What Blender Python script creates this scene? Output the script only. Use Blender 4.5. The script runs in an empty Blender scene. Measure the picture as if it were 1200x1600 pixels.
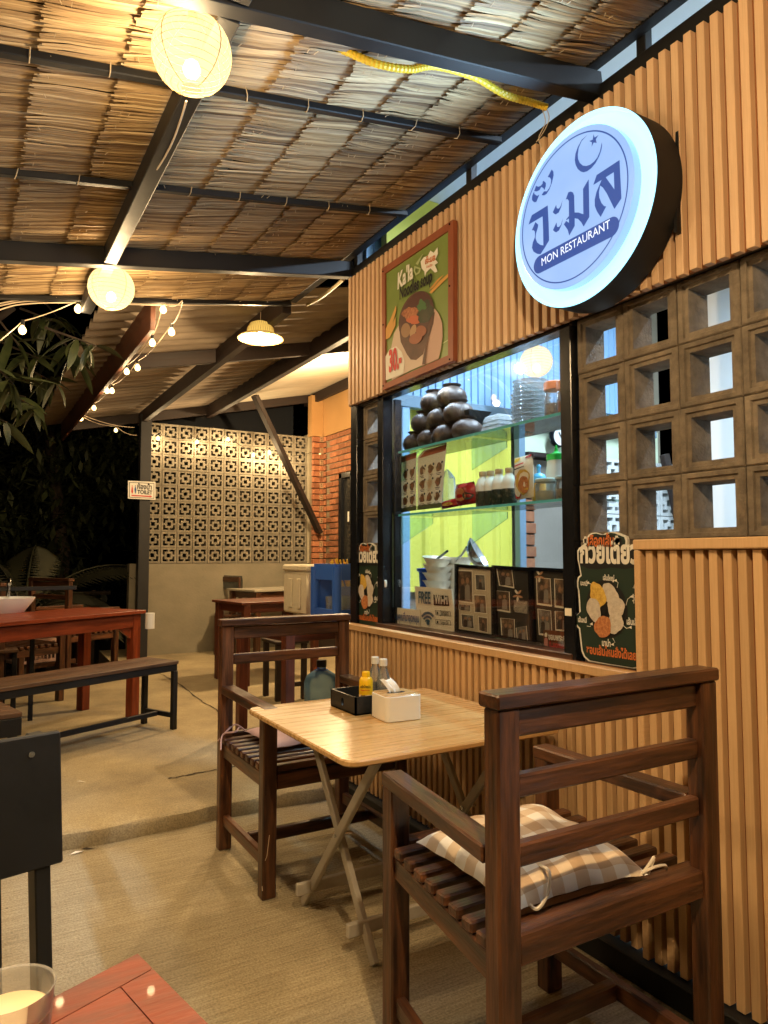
import bpy, bmesh, math, random
from mathutils import Vector, Matrix
from mathutils.geometry import tessellate_polygon
random.seed(7)
SC = bpy.context.scene
COL = SC.collection
PI = math.pi
# ------------------------------------------------------------------ camera
FPX = 1110.0; CAMH = 1.2
yaw = math.atan(650/1110.0); pit = math.atan(70/1110.0)
FW = Vector((math.sin(yaw)*math.cos(pit), math.cos(yaw)*math.cos(pit), math.sin(pit)))
RT = Vector((math.cos(yaw), -math.sin(yaw), 0)); UP = RT.cross(FW)
CAM = Vector((0, 0, CAMH))
cd = bpy.data.cameras.new('camera'); cam = bpy.data.objects.new('camera', cd); COL.objects.link(cam)
cd.sensor_fit = 'VERTICAL'; cd.sensor_height = 32; cd.lens = FPX/1600*32; cd.clip_end = 300; cd.clip_start = .05
cam.matrix_world = Matrix.Translation(CAM) @ Matrix((RT, UP, -FW)).transposed().to_4x4()
SC.camera = cam
# ------------------------------------------------------------------ night sky, faint moon, exposure
w = bpy.data.worlds.new('World'); SC.world = w; w.use_nodes = True
nt = w.node_tree; bg = nt.nodes['Background']; sky = nt.nodes.new('ShaderNodeTexSky')
sky.sky_type = 'NISHITA'; sky.sun_disc = False; sky.sun_elevation = math.radians(-7); sky.sun_rotation = math.radians(200)
nt.links.new(sky.outputs[0], bg.inputs[0]); bg.inputs[1].default_value = .05
sd = bpy.data.lights.new('moon', 'SUN'); sd.energy = .004; sd.angle = math.radians(.5); sd.color = (.8, .88, 1)
so = bpy.data.objects.new('moon', sd); COL.objects.link(so); so.rotation_euler = (math.radians(40), 0, math.radians(-120))
SC.view_settings.view_transform = 'Standard'; SC.view_settings.look = 'None'
SC.view_settings.exposure = 1.15; SC.view_settings.gamma = 1; SC.view_settings.use_curve_mapping = False
SC.render.engine = 'CYCLES'
cy = SC.cycles
cy.use_denoising = True;  cy.max_bounces = 6; cy.diffuse_bounces = 3; cy.glossy_bounces = 3; cy.transmission_bounces = 6
cy.transparent_max_bounces = 12; cy.sample_clamp_indirect = 3.0; cy.sample_clamp_direct = 0; cy.caustics_reflective = False; cy.caustics_refractive = False
WARM = (1.0, .70, .365); COOL = (.62, .80, 1.0)
P_LANTERN, P_HAT, P_ROOM, P_HIDDEN = 105, 38, 86, 135

# ------------------------------------------------------------------ pixel rays -> points on the place's planes
def ray(x, y): return FW + RT*((x-600)/FPX) - UP*((y-800)/FPX)
def AX(x, y, X): d = ray(x, y); return CAM + d*(X/d.x)
def AY(x, y, Y): d = ray(x, y); return CAM + d*(Y/d.y)
def AZ(x, y, Z): d = ray(x, y); return CAM + d*((Z-CAMH)/d.z)

# ------------------------------------------------------------------ materials
MATS = {}
def _n(nt, t, **k):
    n = nt.nodes.new(t)
    for a, b in k.items():
        if a in n.inputs: n.inputs[a].default_value = b
        else: setattr(n, a, b)
    return n
def col4(c): return (c[0], c[1], c[2], 1)
def mat(name, c, rough=.6, c2=None, scale=8, stretch=(1, 1, 1), bump=0, metal=0, bscale=None, spec=.5, detail=5, emis=None, es=0, rand=0.0, c3=None, coat=0, trans=0, ior=1.45, alpha=1, contrast=(.3, .7)):
    if name in MATS: return MATS[name]
    m = bpy.data.materials.new(name); m.use_nodes = True; MATS[name] = m
    t = m.node_tree; b = t.nodes['Principled BSDF']; L = t.links.new
    b.inputs['Base Color'].default_value = col4(c); b.inputs['Roughness'].default_value = rough; b.inputs['Metallic'].default_value = metal
    b.inputs['Specular IOR Level'].default_value = spec; b.inputs['Coat Weight'].default_value = coat; b.inputs['IOR'].default_value = ior
    b.inputs['Transmission Weight'].default_value = trans; b.inputs['Alpha'].default_value = alpha
    if emis: b.inputs['Emission Color'].default_value = col4(emis); b.inputs['Emission Strength'].default_value = es
    if c2 or bump:
        tc = _n(t, 'ShaderNodeTexCoord'); oi = _n(t, 'ShaderNodeObjectInfo')
        mp = _n(t, 'ShaderNodeMapping'); mp.inputs['Scale'].default_value = stretch
        va = _n(t, 'ShaderNodeVectorMath', operation='MULTIPLY_ADD'); va.inputs[1].default_value = (17, 31, 23)
        L(oi.outputs['Random'], va.inputs[0]); L(tc.outputs['Object'], va.inputs[2]); L(va.outputs[0], mp.inputs['Vector'])
        no = _n(t, 'ShaderNodeTexNoise', Scale=scale, Detail=detail, Roughness=.6); L(mp.outputs[0], no.inputs['Vector'])
        if c2:
            r = _n(t, 'ShaderNodeValToRGB'); r.color_ramp.elements[0].color = col4(c2); r.color_ramp.elements[1].color = col4(c)
            r.color_ramp.elements[0].position = contrast[0]; r.color_ramp.elements[1].position = contrast[1]
            if c3: e = r.color_ramp.elements.new(sum(contrast)/2); e.color = col4(c3)
            L(no.outputs[0], r.inputs[0])
            if rand:
                h = _n(t, 'ShaderNodeHueSaturation'); mr = _n(t, 'ShaderNodeMapRange'); mr.inputs[3].default_value = 1-rand; mr.inputs[4].default_value = 1+rand
                L(oi.outputs['Random'], mr.inputs[0]); L(mr.outputs[0], h.inputs['Value']); L(r.outputs[0], h.inputs['Color']); L(h.outputs[0], b.inputs['Base Color'])
            else: L(r.outputs[0], b.inputs['Base Color'])
        if bump:
            bn = _n(t, 'ShaderNodeTexNoise', Scale=bscale or scale*3, Detail=6); L(mp.outputs[0], bn.inputs['Vector'])
            bu = _n(t, 'ShaderNodeBump', Strength=bump, Distance=.004); L(bn.outputs[0], bu.inputs['Height']); L(bu.outputs[0], b.inputs['Normal'])
            rr = _n(t, 'ShaderNodeMapRange'); rr.inputs[3].default_value = max(.03, rough-.12); rr.inputs[4].default_value = min(1, rough+.12)
            L(no.outputs[0], rr.inputs[0]); L(rr.outputs[0], b.inputs['Roughness'])
    return m
def glassy(name, tint=(1, 1, 1), refl=1.0, rough=.02, haze=0.0, hc=(1, 1, 1)):
    m = bpy.data.materials.new(name); m.use_nodes = True; MATS[name] = m; t = m.node_tree; L = t.links.new
    for n in list(t.nodes): t.nodes.remove(n)
    o = _n(t, 'ShaderNodeOutputMaterial'); tr = _n(t, 'ShaderNodeBsdfTransparent'); tr.inputs[0].default_value = col4(tint)
    g = _n(t, 'ShaderNodeBsdfGlossy'); g.inputs['Roughness'].default_value = rough
    f = _n(t, 'ShaderNodeFresnel'); f.inputs[0].default_value = 1.5
    mu = _n(t, 'ShaderNodeMath', operation='MULTIPLY'); mu.inputs[1].default_value = refl; L(f.outputs[0], mu.inputs[0])
    mx = _n(t, 'ShaderNodeMixShader'); L(mu.outputs[0], mx.inputs[0]); L(tr.outputs[0], mx.inputs[1]); L(g.outputs[0], mx.inputs[2])
    last = mx
    if haze:
        d = _n(t, 'ShaderNodeBsdfDiffuse'); d.inputs[0].default_value = col4(hc); m2 = _n(t, 'ShaderNodeMixShader'); m2.inputs[0].default_value = haze
        L(mx.outputs[0], m2.inputs[1]); L(d.outputs[0], m2.inputs[2]); last = m2
    L(last.outputs[0], o.inputs[0]); return m
def emit(name, c, s):
    m = bpy.data.materials.new(name); m.use_nodes = True; MATS[name] = m; b = m.node_tree.nodes['Principled BSDF']
    b.inputs['Base Color'].default_value = col4([v*.6 for v in c]); b.inputs['Emission Color'].default_value = col4(c); b.inputs['Emission Strength'].default_value = s
    return m
def paper_shade(name, c, s, clear):
    m = bpy.data.materials.new(name); m.use_nodes = True; MATS[name] = m; t = m.node_tree; L = t.links.new
    for n in list(t.nodes): t.nodes.remove(n)
    o = _n(t, 'ShaderNodeOutputMaterial'); tr = _n(t, 'ShaderNodeBsdfTransparent'); e = _n(t, 'ShaderNodeEmission'); e.inputs[0].default_value = col4(c); e.inputs[1].default_value = s
    tl = _n(t, 'ShaderNodeBsdfTranslucent'); tl.inputs[0].default_value = (.004, .0035, .002, 1)
    a = _n(t, 'ShaderNodeAddShader'); L(e.outputs[0], a.inputs[0]); L(tl.outputs[0], a.inputs[1])
    mx = _n(t, 'ShaderNodeMixShader'); mx.inputs[0].default_value = clear; L(a.outputs[0], mx.inputs[1]); L(tr.outputs[0], mx.inputs[2]); L(mx.outputs[0], o.inputs[0]); return m

WOOD = mat('dark_stained_wood', (.135, .052, .021), .36, (.024, .010, .006), 4.5, (1, 11, 11), .5, rand=.25, bscale=9, c3=(.070, .027, .012), coat=.12, contrast=(.34, .66))
WOOD2 = mat('red_varnished_wood', (.27, .050, .014), .36, (.10, .018, .006), 4, (1, 10, 10), .3, rand=.12, bscale=7, coat=.06, spec=.3)
WOOD4 = mat('dull_red_table_wood', (.14, .036, .016), .4, (.06, .016, .009), 4, (1, 10, 10), .3, rand=.12)
WOOD3 = mat('weathered_bench_wood', (.14, .075, .040), .5, (.035, .02, .013), 4, (1, 14, 14), .5, rand=.2, bscale=10)
ROOFW = mat('brown_painted_timber', (.115, .040, .020), .55, (.06, .022, .012), 4, (1, 6, 6), .3, rand=.1)
BEAMW = mat('dark_brown_timber', (.026, .013, .008), .6, (.013, .007, .005), 4, (1, 6, 6), .3)
BAM = mat('bamboo_board', (.62, .40, .175), .28, (.47, .26, .095), 2.2, (1.0, 26, 26), .06, bscale=30, coat=.25, contrast=(.25, .65))
WPC = mat('wood_look_slat', (.64, .42, .225), .42, (.56, .35, .175), 5, (40, 40, 1.2), .12, rand=.09)
WPCF = mat('wood_look_fascia_slat', (.68, .46, .28), .45, (.59, .385, .23), 5, (40, 40, 1.2), .12, rand=.06)
WPCB = mat('slat_backing', (.27, .11, .038), .6)
STEEL = mat('black_steel', (.0075, .008, .0095), .55, (.005, .005, .006), 6, (1, 1, 1), .15)
BLK = mat('black_gloss', (.008, .009, .012), .22, bump=.03)
BLKM = mat('matt_black_board', (.012, .013, .015), .5, (.008, .009, .010), 9, (1, 1, 1), .15)
CONC = mat('hollow_block_concrete', (.25, .205, .155), .9, (.12, .098, .076), 22, (1, 1, 1), .9, bscale=120, rand=.12)
LATT = mat('lattice_block_concrete', (.27, .24, .185), .9, (.17, .15, .11), 14, (1, 1, 1), .5, bscale=90, rand=.07)
REND = mat('grey_cement_render', (.28, .25, .185), .85, (.20, .18, .13), 2.2, (1, 1, 1.4), .35, bscale=40)
BEIGE = mat('ochre_render', (.50, .29, .115), .8, (.44, .25, .09), 2, (1, 1, 1), .15, bscale=60)
BRICK = mat('red_brick', (.42, .175, .080), .85, (.27, .10, .048), 16, (1, 1, 1), .6, bscale=70, rand=.28)
MORT = mat('mortar', (.25, .20, .13), .95, bump=.5, bscale=80)
CEMSHEET = mat('fibre_cement_sheet', (.33, .27, .20), .8, (.20, .155, .115), 3, (1, 5, 1), .2, bscale=40, rand=.08)
SOFF = mat('lit_roof_sheet', (.62, .57, .45), .7, (.50, .45, .34), 3, (1, 5, 1), .15)  # paler copy of the roof sheet, for its lamplit part
STRAW_TIE = mat('plastic_tie', (.46, .36, .23), .6)
GLASS = glassy('window_glass', (.98, .99, .99), .28)
SHELFG = glassy('green_shelf_glass', (.80, .93, .88), .9)
EDGEG = mat('glass_edge', (.08, .30, .25), .15, emis=(.10, .32, .27), es=.18)  # slight emission paints in the edge's glow; the glass is no lamp
CLEAR = glassy('clear_plastic', (.90, .92, .91), 1.0, .05, .16, (.8, .86, .9))
FROST = glassy('frosted_plastic', (.9, .92, .92), .8, .1, .24, (.78, .86, .90))
WHITE = mat('white_plastic', (.78, .77, .73), .35)
CREAM = mat('cream_plastic', (.80, .74, .62), .3)
YEL = mat('yellow_plastic', (.85, .52, .015), .3)
LIME = mat('lime_sheet', (.72, .68, .11), .45, (.66, .63, .09), 2, (1, 1, 1), .05)
BLUEM = mat('pale_blue_metal_sheet', (.27, .45, .66), .4, (.24, .41, .61), 2)
BLUEG = mat('blue_grey_steel', (.16, .25, .33), .4)
BLUEP = mat('blue_plastic', (.035, .12, .52), .35)
BASIN = mat('deep_blue_plastic', (.015, .08, .55), .25)
GREEN = mat('green_plastic', (.03, .55, .08), .35)
ORG = mat('orange_plastic', (.62, .22, .10), .4)
LBLUE = mat('light_blue_plastic', (.08, .40, .70), .35)
CHROME = mat('polished_metal', (.62, .64, .66), .18, metal=1, bump=.05)
GALV = mat('galvanised_bar', (.45, .42, .37), .34, (.33, .30, .25), 12, (1, 1, 1), .2)
PAPER = mat('paper_white', (.86, .80, .68), .6)
PRINTW = mat('print_white', (.80, .78, .72), .6)
PAPERW = mat('tissue_paper', (.85, .87, .9), .9)
CANE = mat('cane_weave', (.62, .42, .14), .6)
SHELL = mat('coconut_shell', (.24, .165, .10), .45, (.030, .019, .013), 22, (1, 1, .35), .4, rand=.2, c3=(.055, .034, .022), contrast=(.42, .74))
FOAM = mat('foam_box', (.66, .60, .45), .8, (.58, .52, .38), 30, (1, 1, 1), .2)
CLOTH = mat('grey_cloth', (.12, .12, .10), .9, (.08, .08, .07), 20, (1, 1, 1), .3)
LEAF = mat('leaf_green', (.042, .052, .016), .5, (.018, .026, .008), 8, rand=.35)
LEAFD = mat('dark_leaf_green', (.030, .037, .013), .5, (.014, .020, .008), 2)
BARK = mat('bark', (.06, .045, .03), .9, (.03, .02, .015), 9, (1, 1, .3), .6)
SOIL = mat('dark_soil', (.030, .021, .012), .95, (.012, .009, .006), 4, (1, 1, 1), .9, bscale=40)
CABLE = mat('white_cable', (.62, .50, .36), .5)
CONDUIT = mat('yellow_conduit', (.75, .52, .04), .4)
DKG = mat('print_dark_green', (.012, .030, .020), .5)
PBLK = mat('print_black', (.008, .008, .009), .45)
PORG = mat('print_orange', (.62, .17, .045), .5)
PBLUE = mat('print_blue', (.02, .09, .30), .5)
PSKY = mat('print_blue_grey', (.06, .13, .21), .5)
PRED = mat('print_red', (.55, .03, .03), .5)
PGRN = mat('print_leaf_green', (.17, .25, .055), .35, (.22, .29, .09), 4)
NOODW = mat('print_white_noodles', (.66, .60, .52), .6, (.48, .42, .36), 60, (1, 1, 1), .4)
NOODY = mat('print_yellow_noodles', (.75, .52, .10), .6, (.50, .28, .04), 90, (1, 1, 1), .4)
NOODO = mat('print_orange_noodles', (.62, .27, .10), .6, (.32, .09, .03), 110, (1, 1, 1), .4)
PBOWL = mat('print_bowl_brown', (.13, .055, .035), .5, (.06, .028, .02), 20)
PMEAT = mat('print_food', (.35, .10, .04), .5, (.06, .03, .015), 60, c3=(.22, .12, .05))
PHOTO = mat('photo_print', (.36, .24, .15), .4, (.025, .02, .018), 34, c3=(.12, .08, .055), rand=.4, detail=4)
PHOTOG = mat('photo_print_grey', (.30, .29, .26), .4, (.03, .03, .03), 30, c3=(.13, .12, .11), rand=.4, detail=4)
STEAM = mat('print_pale', (.62, .50, .42), .5)

# ------------------------------------------------------------------ building helpers
WM = {}
def put(o, M, parent=None):
    COL.objects.link(o); WM[o.name] = M.copy(); o.matrix_basis = M
    if parent: o.parent = parent; o.matrix_parent_inverse = WM[parent.name].inverted()
    return o
def tag(o, label=None, cat=None, group=None, kind=None):
    if label: o['label'] = label
    if cat: o['category'] = cat
    if group: o['group'] = group
    if kind: o['kind'] = kind
    return o
def thing(name, label, cat, loc=(0, 0, 0), group=None, rz=0):
    o = bpy.data.objects.new(name, None); o.empty_display_size = .1
    put(o, Matrix.Translation(Vector(loc)) @ Matrix.Rotation(rz, 4, 'Z')); return tag(o, label, cat, group)
class MB:
    def __init__(s): s.v = []; s.f = []; s.m = []; s.uv = None
    def add(s, vs, fs, mi=0):
        n = len(s.v); s.v += [Vector(v) for v in vs]
        for f in fs: s.f.append([i+n for i in f]); s.m.append(mi)
        return s
    def box(s, a, b, mi=0, M=None):
        x0, y0, z0 = a; x1, y1, z1 = b
        vs = [Vector(p) for p in ((x0,y0,z0),(x1,y0,z0),(x1,y1,z0),(x0,y1,z0),(x0,y0,z1),(x1,y0,z1),(x1,y1,z1),(x0,y1,z1))]
        if M: vs = [M @ v for v in vs]
        return s.add(vs, [(0,3,2,1),(4,5,6,7),(0,1,5,4),(1,2,6,5),(2,3,7,6),(3,0,4,7)], mi)
    def bar(s, p, q, w, h, mi=0, up=(0, 0, 1)):
        M, l = frame(p, q, up); return s.box((0, -w/2, -h/2), (l, w/2, h/2), mi, M)
    def cyl(s, p, q, r, n=10, mi=0, r2=None, cap=True):
        M, l = frame(p, q); r2 = r if r2 is None else r2
        vs = [M @ Vector((0, r*math.cos(2*PI*i/n), r*math.sin(2*PI*i/n))) for i in range(n)] + [M @ Vector((l, r2*math.cos(2*PI*i/n), r2*math.sin(2*PI*i/n))) for i in range(n)]
        fs = [(i, (i+1) % n, n+(i+1) % n, n+i) for i in range(n)]
        if cap: fs += [tuple(range(n-1, -1, -1)), tuple(range(n, 2*n))]
        return s.add(vs, fs, mi)
    def lathe(s, prof, c=(0, 0, 0), n=20, mi=0, M=None, caps=(True, True)):
        c = Vector(c); vs = []
        for r, z in prof:
            for i in range(n):
                v = Vector((r*math.cos(2*PI*i/n), r*math.sin(2*PI*i/n), z)); vs.append((M @ v if M else v)+c)
        fs = [(k*n+i, k*n+(i+1) % n, (k+1)*n+(i+1) % n, (k+1)*n+i) for k in range(len(prof)-1) for i in range(n)]
        if caps[0]: fs.append(tuple(range(n-1, -1, -1)))
        if caps[1]: fs.append(tuple(range((len(prof)-1)*n, len(prof)*n)))
        return s.add(vs, fs, mi)
    def tube(s, pts, r, n=6, mi=0):
        pts = [Vector(p) for p in pts]; N = len(pts); vs = []
        for k, p in enumerate(pts):
            d = (pts[min(k+1, N-1)]-pts[max(k-1, 0)]).normalized(); u = Vector((0, 0, 1)) if abs(d.z) < .9 else Vector((1, 0, 0))
            a = d.cross(u).normalized(); b = a.cross(d)
            rr = r[k] if isinstance(r, (list, tuple)) else r
            for i in range(n): vs.append(p+(a*math.cos(2*PI*i/n)+b*math.sin(2*PI*i/n))*rr)
        fs = [(k*n+i, k*n+(i+1) % n, (k+1)*n+(i+1) % n, (k+1)*n+i) for k in range(N-1) for i in range(n)]
        fs += [tuple(range(n-1, -1, -1)), tuple(range((N-1)*n, N*n))]
        return s.add(vs, fs, mi)
    def poly(s, pts, mi=0, holes=None, thick=None):
        loops = [[Vector(p) for p in pts]] + [[Vector(p) for p in h] for h in (holes or [])]
        flat = [v for l in loops for v in l]; tris = tessellate_polygon(loops)
        s.add(flat, [t for t in tris], mi)
        if thick:
            t = Vector(thick); n0 = len(s.v); s.add([v+t for v in flat], [tuple(reversed(q)) for q in tris], mi)
            k = 0
            for l in loops:
                m = len(l); s.add([v for v in l]+[v+t for v in l], [(i, (i+1) % m, m+(i+1) % m, m+i) for i in range(m)], mi); k += m
        return s
    def mesh(s, name, mats, smooth=None, bevel=0, origin=None):
        me = bpy.data.meshes.new(name)
        vs = s.v if origin is None else [v-origin for v in s.v]
        me.from_pydata([tuple(v) for v in vs], [], s.f)
        for m in (mats if isinstance(mats, (list, tuple)) else [mats]): me.materials.append(m)
        me.polygons.foreach_set('material_index', s.m)
        if s.uv:
            u = me.uv_layers.new(name='UVMap')
            for l in me.loops: u.data[l.index].uv = s.uv[l.vertex_index]
        bm = bmesh.new(); bm.from_mesh(me)
        bmesh.ops.recalc_face_normals(bm, faces=bm.faces)
        if bevel:
            es = [e for e in bm.edges if len(e.link_faces) == 2 and e.calc_face_angle(0) > .5]
            bmesh.ops.bevel(bm, geom=es, offset=bevel, segments=1, affect='EDGES', profile=.7)
        bm.to_mesh(me); bm.free()
        if smooth is not None:
            me.polygons.foreach_set('use_smooth', [True]*len(me.polygons)); me.set_sharp_from_angle(angle=math.radians(smooth))
        me.update(); return me
    def build(s, name, mats, parent=None, smooth=None, bevel=0, M=None):
        if M is None:
            n = len(s.v); c = Vector((sum(v.x for v in s.v)/n, sum(v.y for v in s.v)/n, min(v.z for v in s.v)))
            return put(bpy.data.objects.new(name, s.mesh(name, mats, smooth, bevel, c)), Matrix.Translation(c), parent)
        return put(bpy.data.objects.new(name, s.mesh(name, mats, smooth, bevel)), M, parent)
def frame(p, q, up=(0, 0, 1)):
    p, q = Vector(p), Vector(q); x = (q-p); l = x.length; x = x/l; up = Vector(up)
    if abs(x.dot(up)) > .98: up = Vector((1, 0, 0)) if abs(x.x) < .9 else Vector((0, 1, 0))
    y = up.cross(x).normalized(); z = x.cross(y)
    return Matrix.Translation(p) @ Matrix((x, y, z)).transposed().to_4x4(), l
_bm = {}
def bar(name, p, q, w, h, m, parent=None, up=(0, 0, 1), bevel=.003):
    """one straight member, its grain along its own x axis"""
    M, l = frame(p, q, up); key = (round(l, 4), w, h, m.name, bevel)
    if key not in _bm: _bm[key] = MB().box((0, -w/2, -h/2), (l, w/2, h/2)).mesh(name, m, bevel=bevel)
    return put(bpy.data.objects.new(name, _bm[key]), M, parent)
def inst(name, me, M, parent=None): return put(bpy.data.objects.new(name, me), M, parent)
def T(x, y, z): return Matrix.Translation((x, y, z))
def RZ(a): return Matrix.Rotation(a, 4, 'Z')
KIDS = {}
def copy_tree(root, M, label=None):
    r = root.copy(); COL.objects.link(r); WM[r.name] = M; r.matrix_basis = M
    if label: r['label'] = label
    for ch in [o for o in COL.objects if o.parent == root]:
        c = ch.copy(); COL.objects.link(c); c.parent = r
        for g in [o for o in COL.objects if o.parent == ch]:
            d = g.copy(); COL.objects.link(d); d.parent = c
    return r
def text(s, pL, pR, m, parent, hscale=1.0, bold=0.0, n=(-1, 0, 0), off=.0006, name='lettering', slant=0, upv=None, thick=0):
    """flat lettering between two points of a baseline"""
    c = bpy.data.curves.new('t', 'FONT'); c.body = s; c.offset = bold; c.resolution_u = 3
    o = bpy.data.objects.new('t', c); COL.objects.link(o)
    me = bpy.data.meshes.new_from_object(o.evaluated_get(bpy.context.evaluated_depsgraph_get())); bpy.data.objects.remove(o)
    pL, pR = Vector(pL), Vector(pR); n = Vector(n).normalized(); x = (pR-pL); W = x.length; x.normalize()
    y = Vector(upv).normalized() if upv else n.cross(x).normalized()
    xs = [v.co.x for v in me.vertices]; x0, x1 = min(xs), max(xs); k = W/(x1-x0)
    org = pL+n*off
    for v in me.vertices:
        q = org + x*((v.co.x-x0)*k) + y*(v.co.y*k*hscale); v.co = q-pL
    me.name = name; me.materials.clear(); me.materials.append(m)
    return put(bpy.data.objects.new(name, me), Matrix.Translation(pL), parent)
def ell(c, a, b, n=28, rot=0):
    return [(c[0]+a*math.cos(t)*math.cos(rot)-b*math.sin(t)*math.sin(rot), c[1]+a*math.cos(t)*math.sin(rot)+b*math.sin(t)*math.cos(rot)) for t in [2*PI*i/n for i in range(n)]]
def blob(c, a, b, n=26, amp=.12, rot=0, seed=0):
    r = random.Random(seed); ph = [r.uniform(0, 6.28) for _ in range(4)]
    out = []
    for i in range(n):
        t = 2*PI*i/n; k = 1+amp*(math.sin(3*t+ph[0])*.5+math.sin(5*t+ph[1])*.35+math.sin(9*t+ph[2])*.2)
        x, y = a*k*math.cos(t), b*k*math.sin(t)
        out.append((c[0]+x*math.cos(rot)-y*math.sin(rot), c[1]+x*math.sin(rot)+y*math.cos(rot)))
    return out
def onX(pts, X): return [AX(x, y, X) for x, y in pts]

# ================================================================== SETTING: floors and ground
def floor_mat(name, c, c2, ang, lines):
    m = bpy.data.materials.new(name); m.use_nodes = True; t = m.node_tree; L = t.links.new; b = t.nodes['Principled BSDF']
    tc = _n(t, 'ShaderNodeTexCoord'); mp = _n(t, 'ShaderNodeMapping'); mp.inputs['Rotation'].default_value = (0, 0, ang); mp.inputs['Scale'].default_value = (1.5, 46, 1)
    L(tc.outputs['Object'], mp.inputs[0])
    st = _n(t, 'ShaderNodeTexNoise', Scale=3.2, Detail=5, Roughness=.65); L(mp.outputs[0], st.inputs['Vector'])
    st.inputs['Distortion'].default_value = .25
    bl = _n(t, 'ShaderNodeTexNoise', Scale=1.7, Detail=7, Roughness=.62); L(tc.outputs['Object'], bl.inputs['Vector'])
    fi = _n(t, 'ShaderNodeTexNoise', Scale=140, Detail=3); L(tc.outputs['Object'], fi.inputs['Vector'])
    r1 = _n(t, 'ShaderNodeValToRGB'); r1.color_ramp.elements[0].position = .32; r1.color_ramp.elements[1].position = .68
    r1.color_ramp.elements[0].color = col4(c2); r1.color_ramp.elements[1].color = col4(c); L(bl.outputs[0], r1.inputs[0])
    mx = _n(t, 'ShaderNodeMix', data_type='RGBA', blend_type='MULTIPLY'); mx.inputs[0].default_value = lines
    r2 = _n(t, 'ShaderNodeValToRGB'); r2.color_ramp.elements[0].position = .38; r2.color_ramp.elements[1].position = .58
    r2.color_ramp.elements[0].color = (.60, .57, .52, 1); r2.color_ramp.elements[1].color = (1, 1, 1, 1); L(st.outputs[0], r2.inputs[0])
    L(r1.outputs[0], mx.inputs[6]); L(r2.outputs[0], mx.inputs[7])
    vo = _n(t, 'ShaderNodeTexVoronoi', Scale=5.5); L(tc.outputs['Object'], vo.inputs['Vector'])
    r3 = _n(t, 'ShaderNodeValToRGB'); r3.color_ramp.elements[0].position = .018; r3.color_ramp.elements[1].position = .03
    r3.color_ramp.elements[0].color = (.25, .2, .16, 1); r3.color_ramp.elements[1].color = (1, 1, 1, 1); L(vo.outputs[0], r3.inputs[0])
    m3 = _n(t, 'ShaderNodeMix', data_type='RGBA', blend_type='MULTIPLY'); m3.inputs[0].default_value = .8
    L(mx.outputs[2], m3.inputs[6]); L(r3.outputs[0], m3.inputs[7]); 
    r4 = _n(t, 'ShaderNodeValToRGB'); r4.color_ramp.elements[0].position = .35; r4.color_ramp.elements[1].position = .6; r4.color_ramp.elements[0].color = (.62, .60, .56, 1)
    m4 = _n(t, 'ShaderNodeMix', data_type='RGBA', blend_type='MULTIPLY'); m4.inputs[0].default_value = .8
    L(fi.outputs[0], r4.inputs[0]); L(m3.outputs[2], m4.inputs[6]); L(r4.outputs[0], m4.inputs[7]); L(m4.outputs[2], b.inputs['Base Color'])
    ad = _n(t, 'ShaderNodeMath', operation='MULTIPLY_ADD'); ad.inputs[1].default_value = .8; L(fi.outputs[0], ad.inputs[0]); L(st.outputs[0], ad.inputs[2])
    bu = _n(t, 'ShaderNodeBump', Strength=.75*lines+.15, Distance=.011); L(ad.outputs[0], bu.inputs['Height']); L(bu.outputs[0], b.inputs['Normal'])
    b.inputs['Roughness'].default_value = .72
    return m
FLOOR1 = floor_mat('broomed_concrete', (.54, .46, .30), (.37, .31, .20), math.radians(2), .75)
FLOOR2 = floor_mat('trowelled_concrete', (.50, .41, .24), (.25, .20, .12), math.radians(-20), .16)
def sheet(name, x0, x1, y0, y1, z, m, edge=None):
    mb = MB(); mb.add([(x0, y0, z), (x1, y0, z), (x1, y1, z), (x0, y1, z)], [(0, 1, 2, 3)])
    return tag(mb.build(name, m, M=T(0, 0, 0)), kind='structure')
sheet('ground', -150, 150, -150, 150, -.35, SOIL)
mb = MB(); mb.box((-6, -4, -.12), (5, 3.40, 0)); tag(mb.build('near_floor', FLOOR1, M=T(0, 0, 0)), kind='structure')
# raised rear slab with a rough, rounded front edge
mb = MB(); N = 150; rows = []
rnd = random.Random(3)
xs = [-6+11*i/N for i in range(N+1)]; jit = [0.0]*(N+1)
for i in range(N+1): jit[i] = .010*math.sin(xs[i]*7)+.008*math.sin(xs[i]*19+1)+rnd.uniform(-.005, .005)
for dy, z in ((.0, -.1), (.0, .004), (.003, .048), (.010, .062), (.026, .068), (.07, .07)):
    rows.append([(xs[i], 3.245+.02*(xs[i]-1)+dy*(1+.5*math.sin(xs[i]*11))+jit[i]*(1.0 if dy < .05 else .3), z) for i in range(N+1)])
rows.append([(x, 9.2 if x > 1.35 else 7.15+.1*math.sin(x*3), .07) for x in xs])
rows.append([(x, 9.2 if x > 1.35 else 7.2+.1*math.sin(x*3), -.36) for x in xs])
vs = [v for r in rows for v in r]; W_ = N+1
mb.add(vs, [(k*W_+i, k*W_+i+1, (k+1)*W_+i+1, (k+1)*W_+i) for k in range(len(rows)-1) for i in range(N)])
tag(mb.build('rear_floor', FLOOR2, M=T(0, 0, 0), smooth=40), kind='structure')
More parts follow.
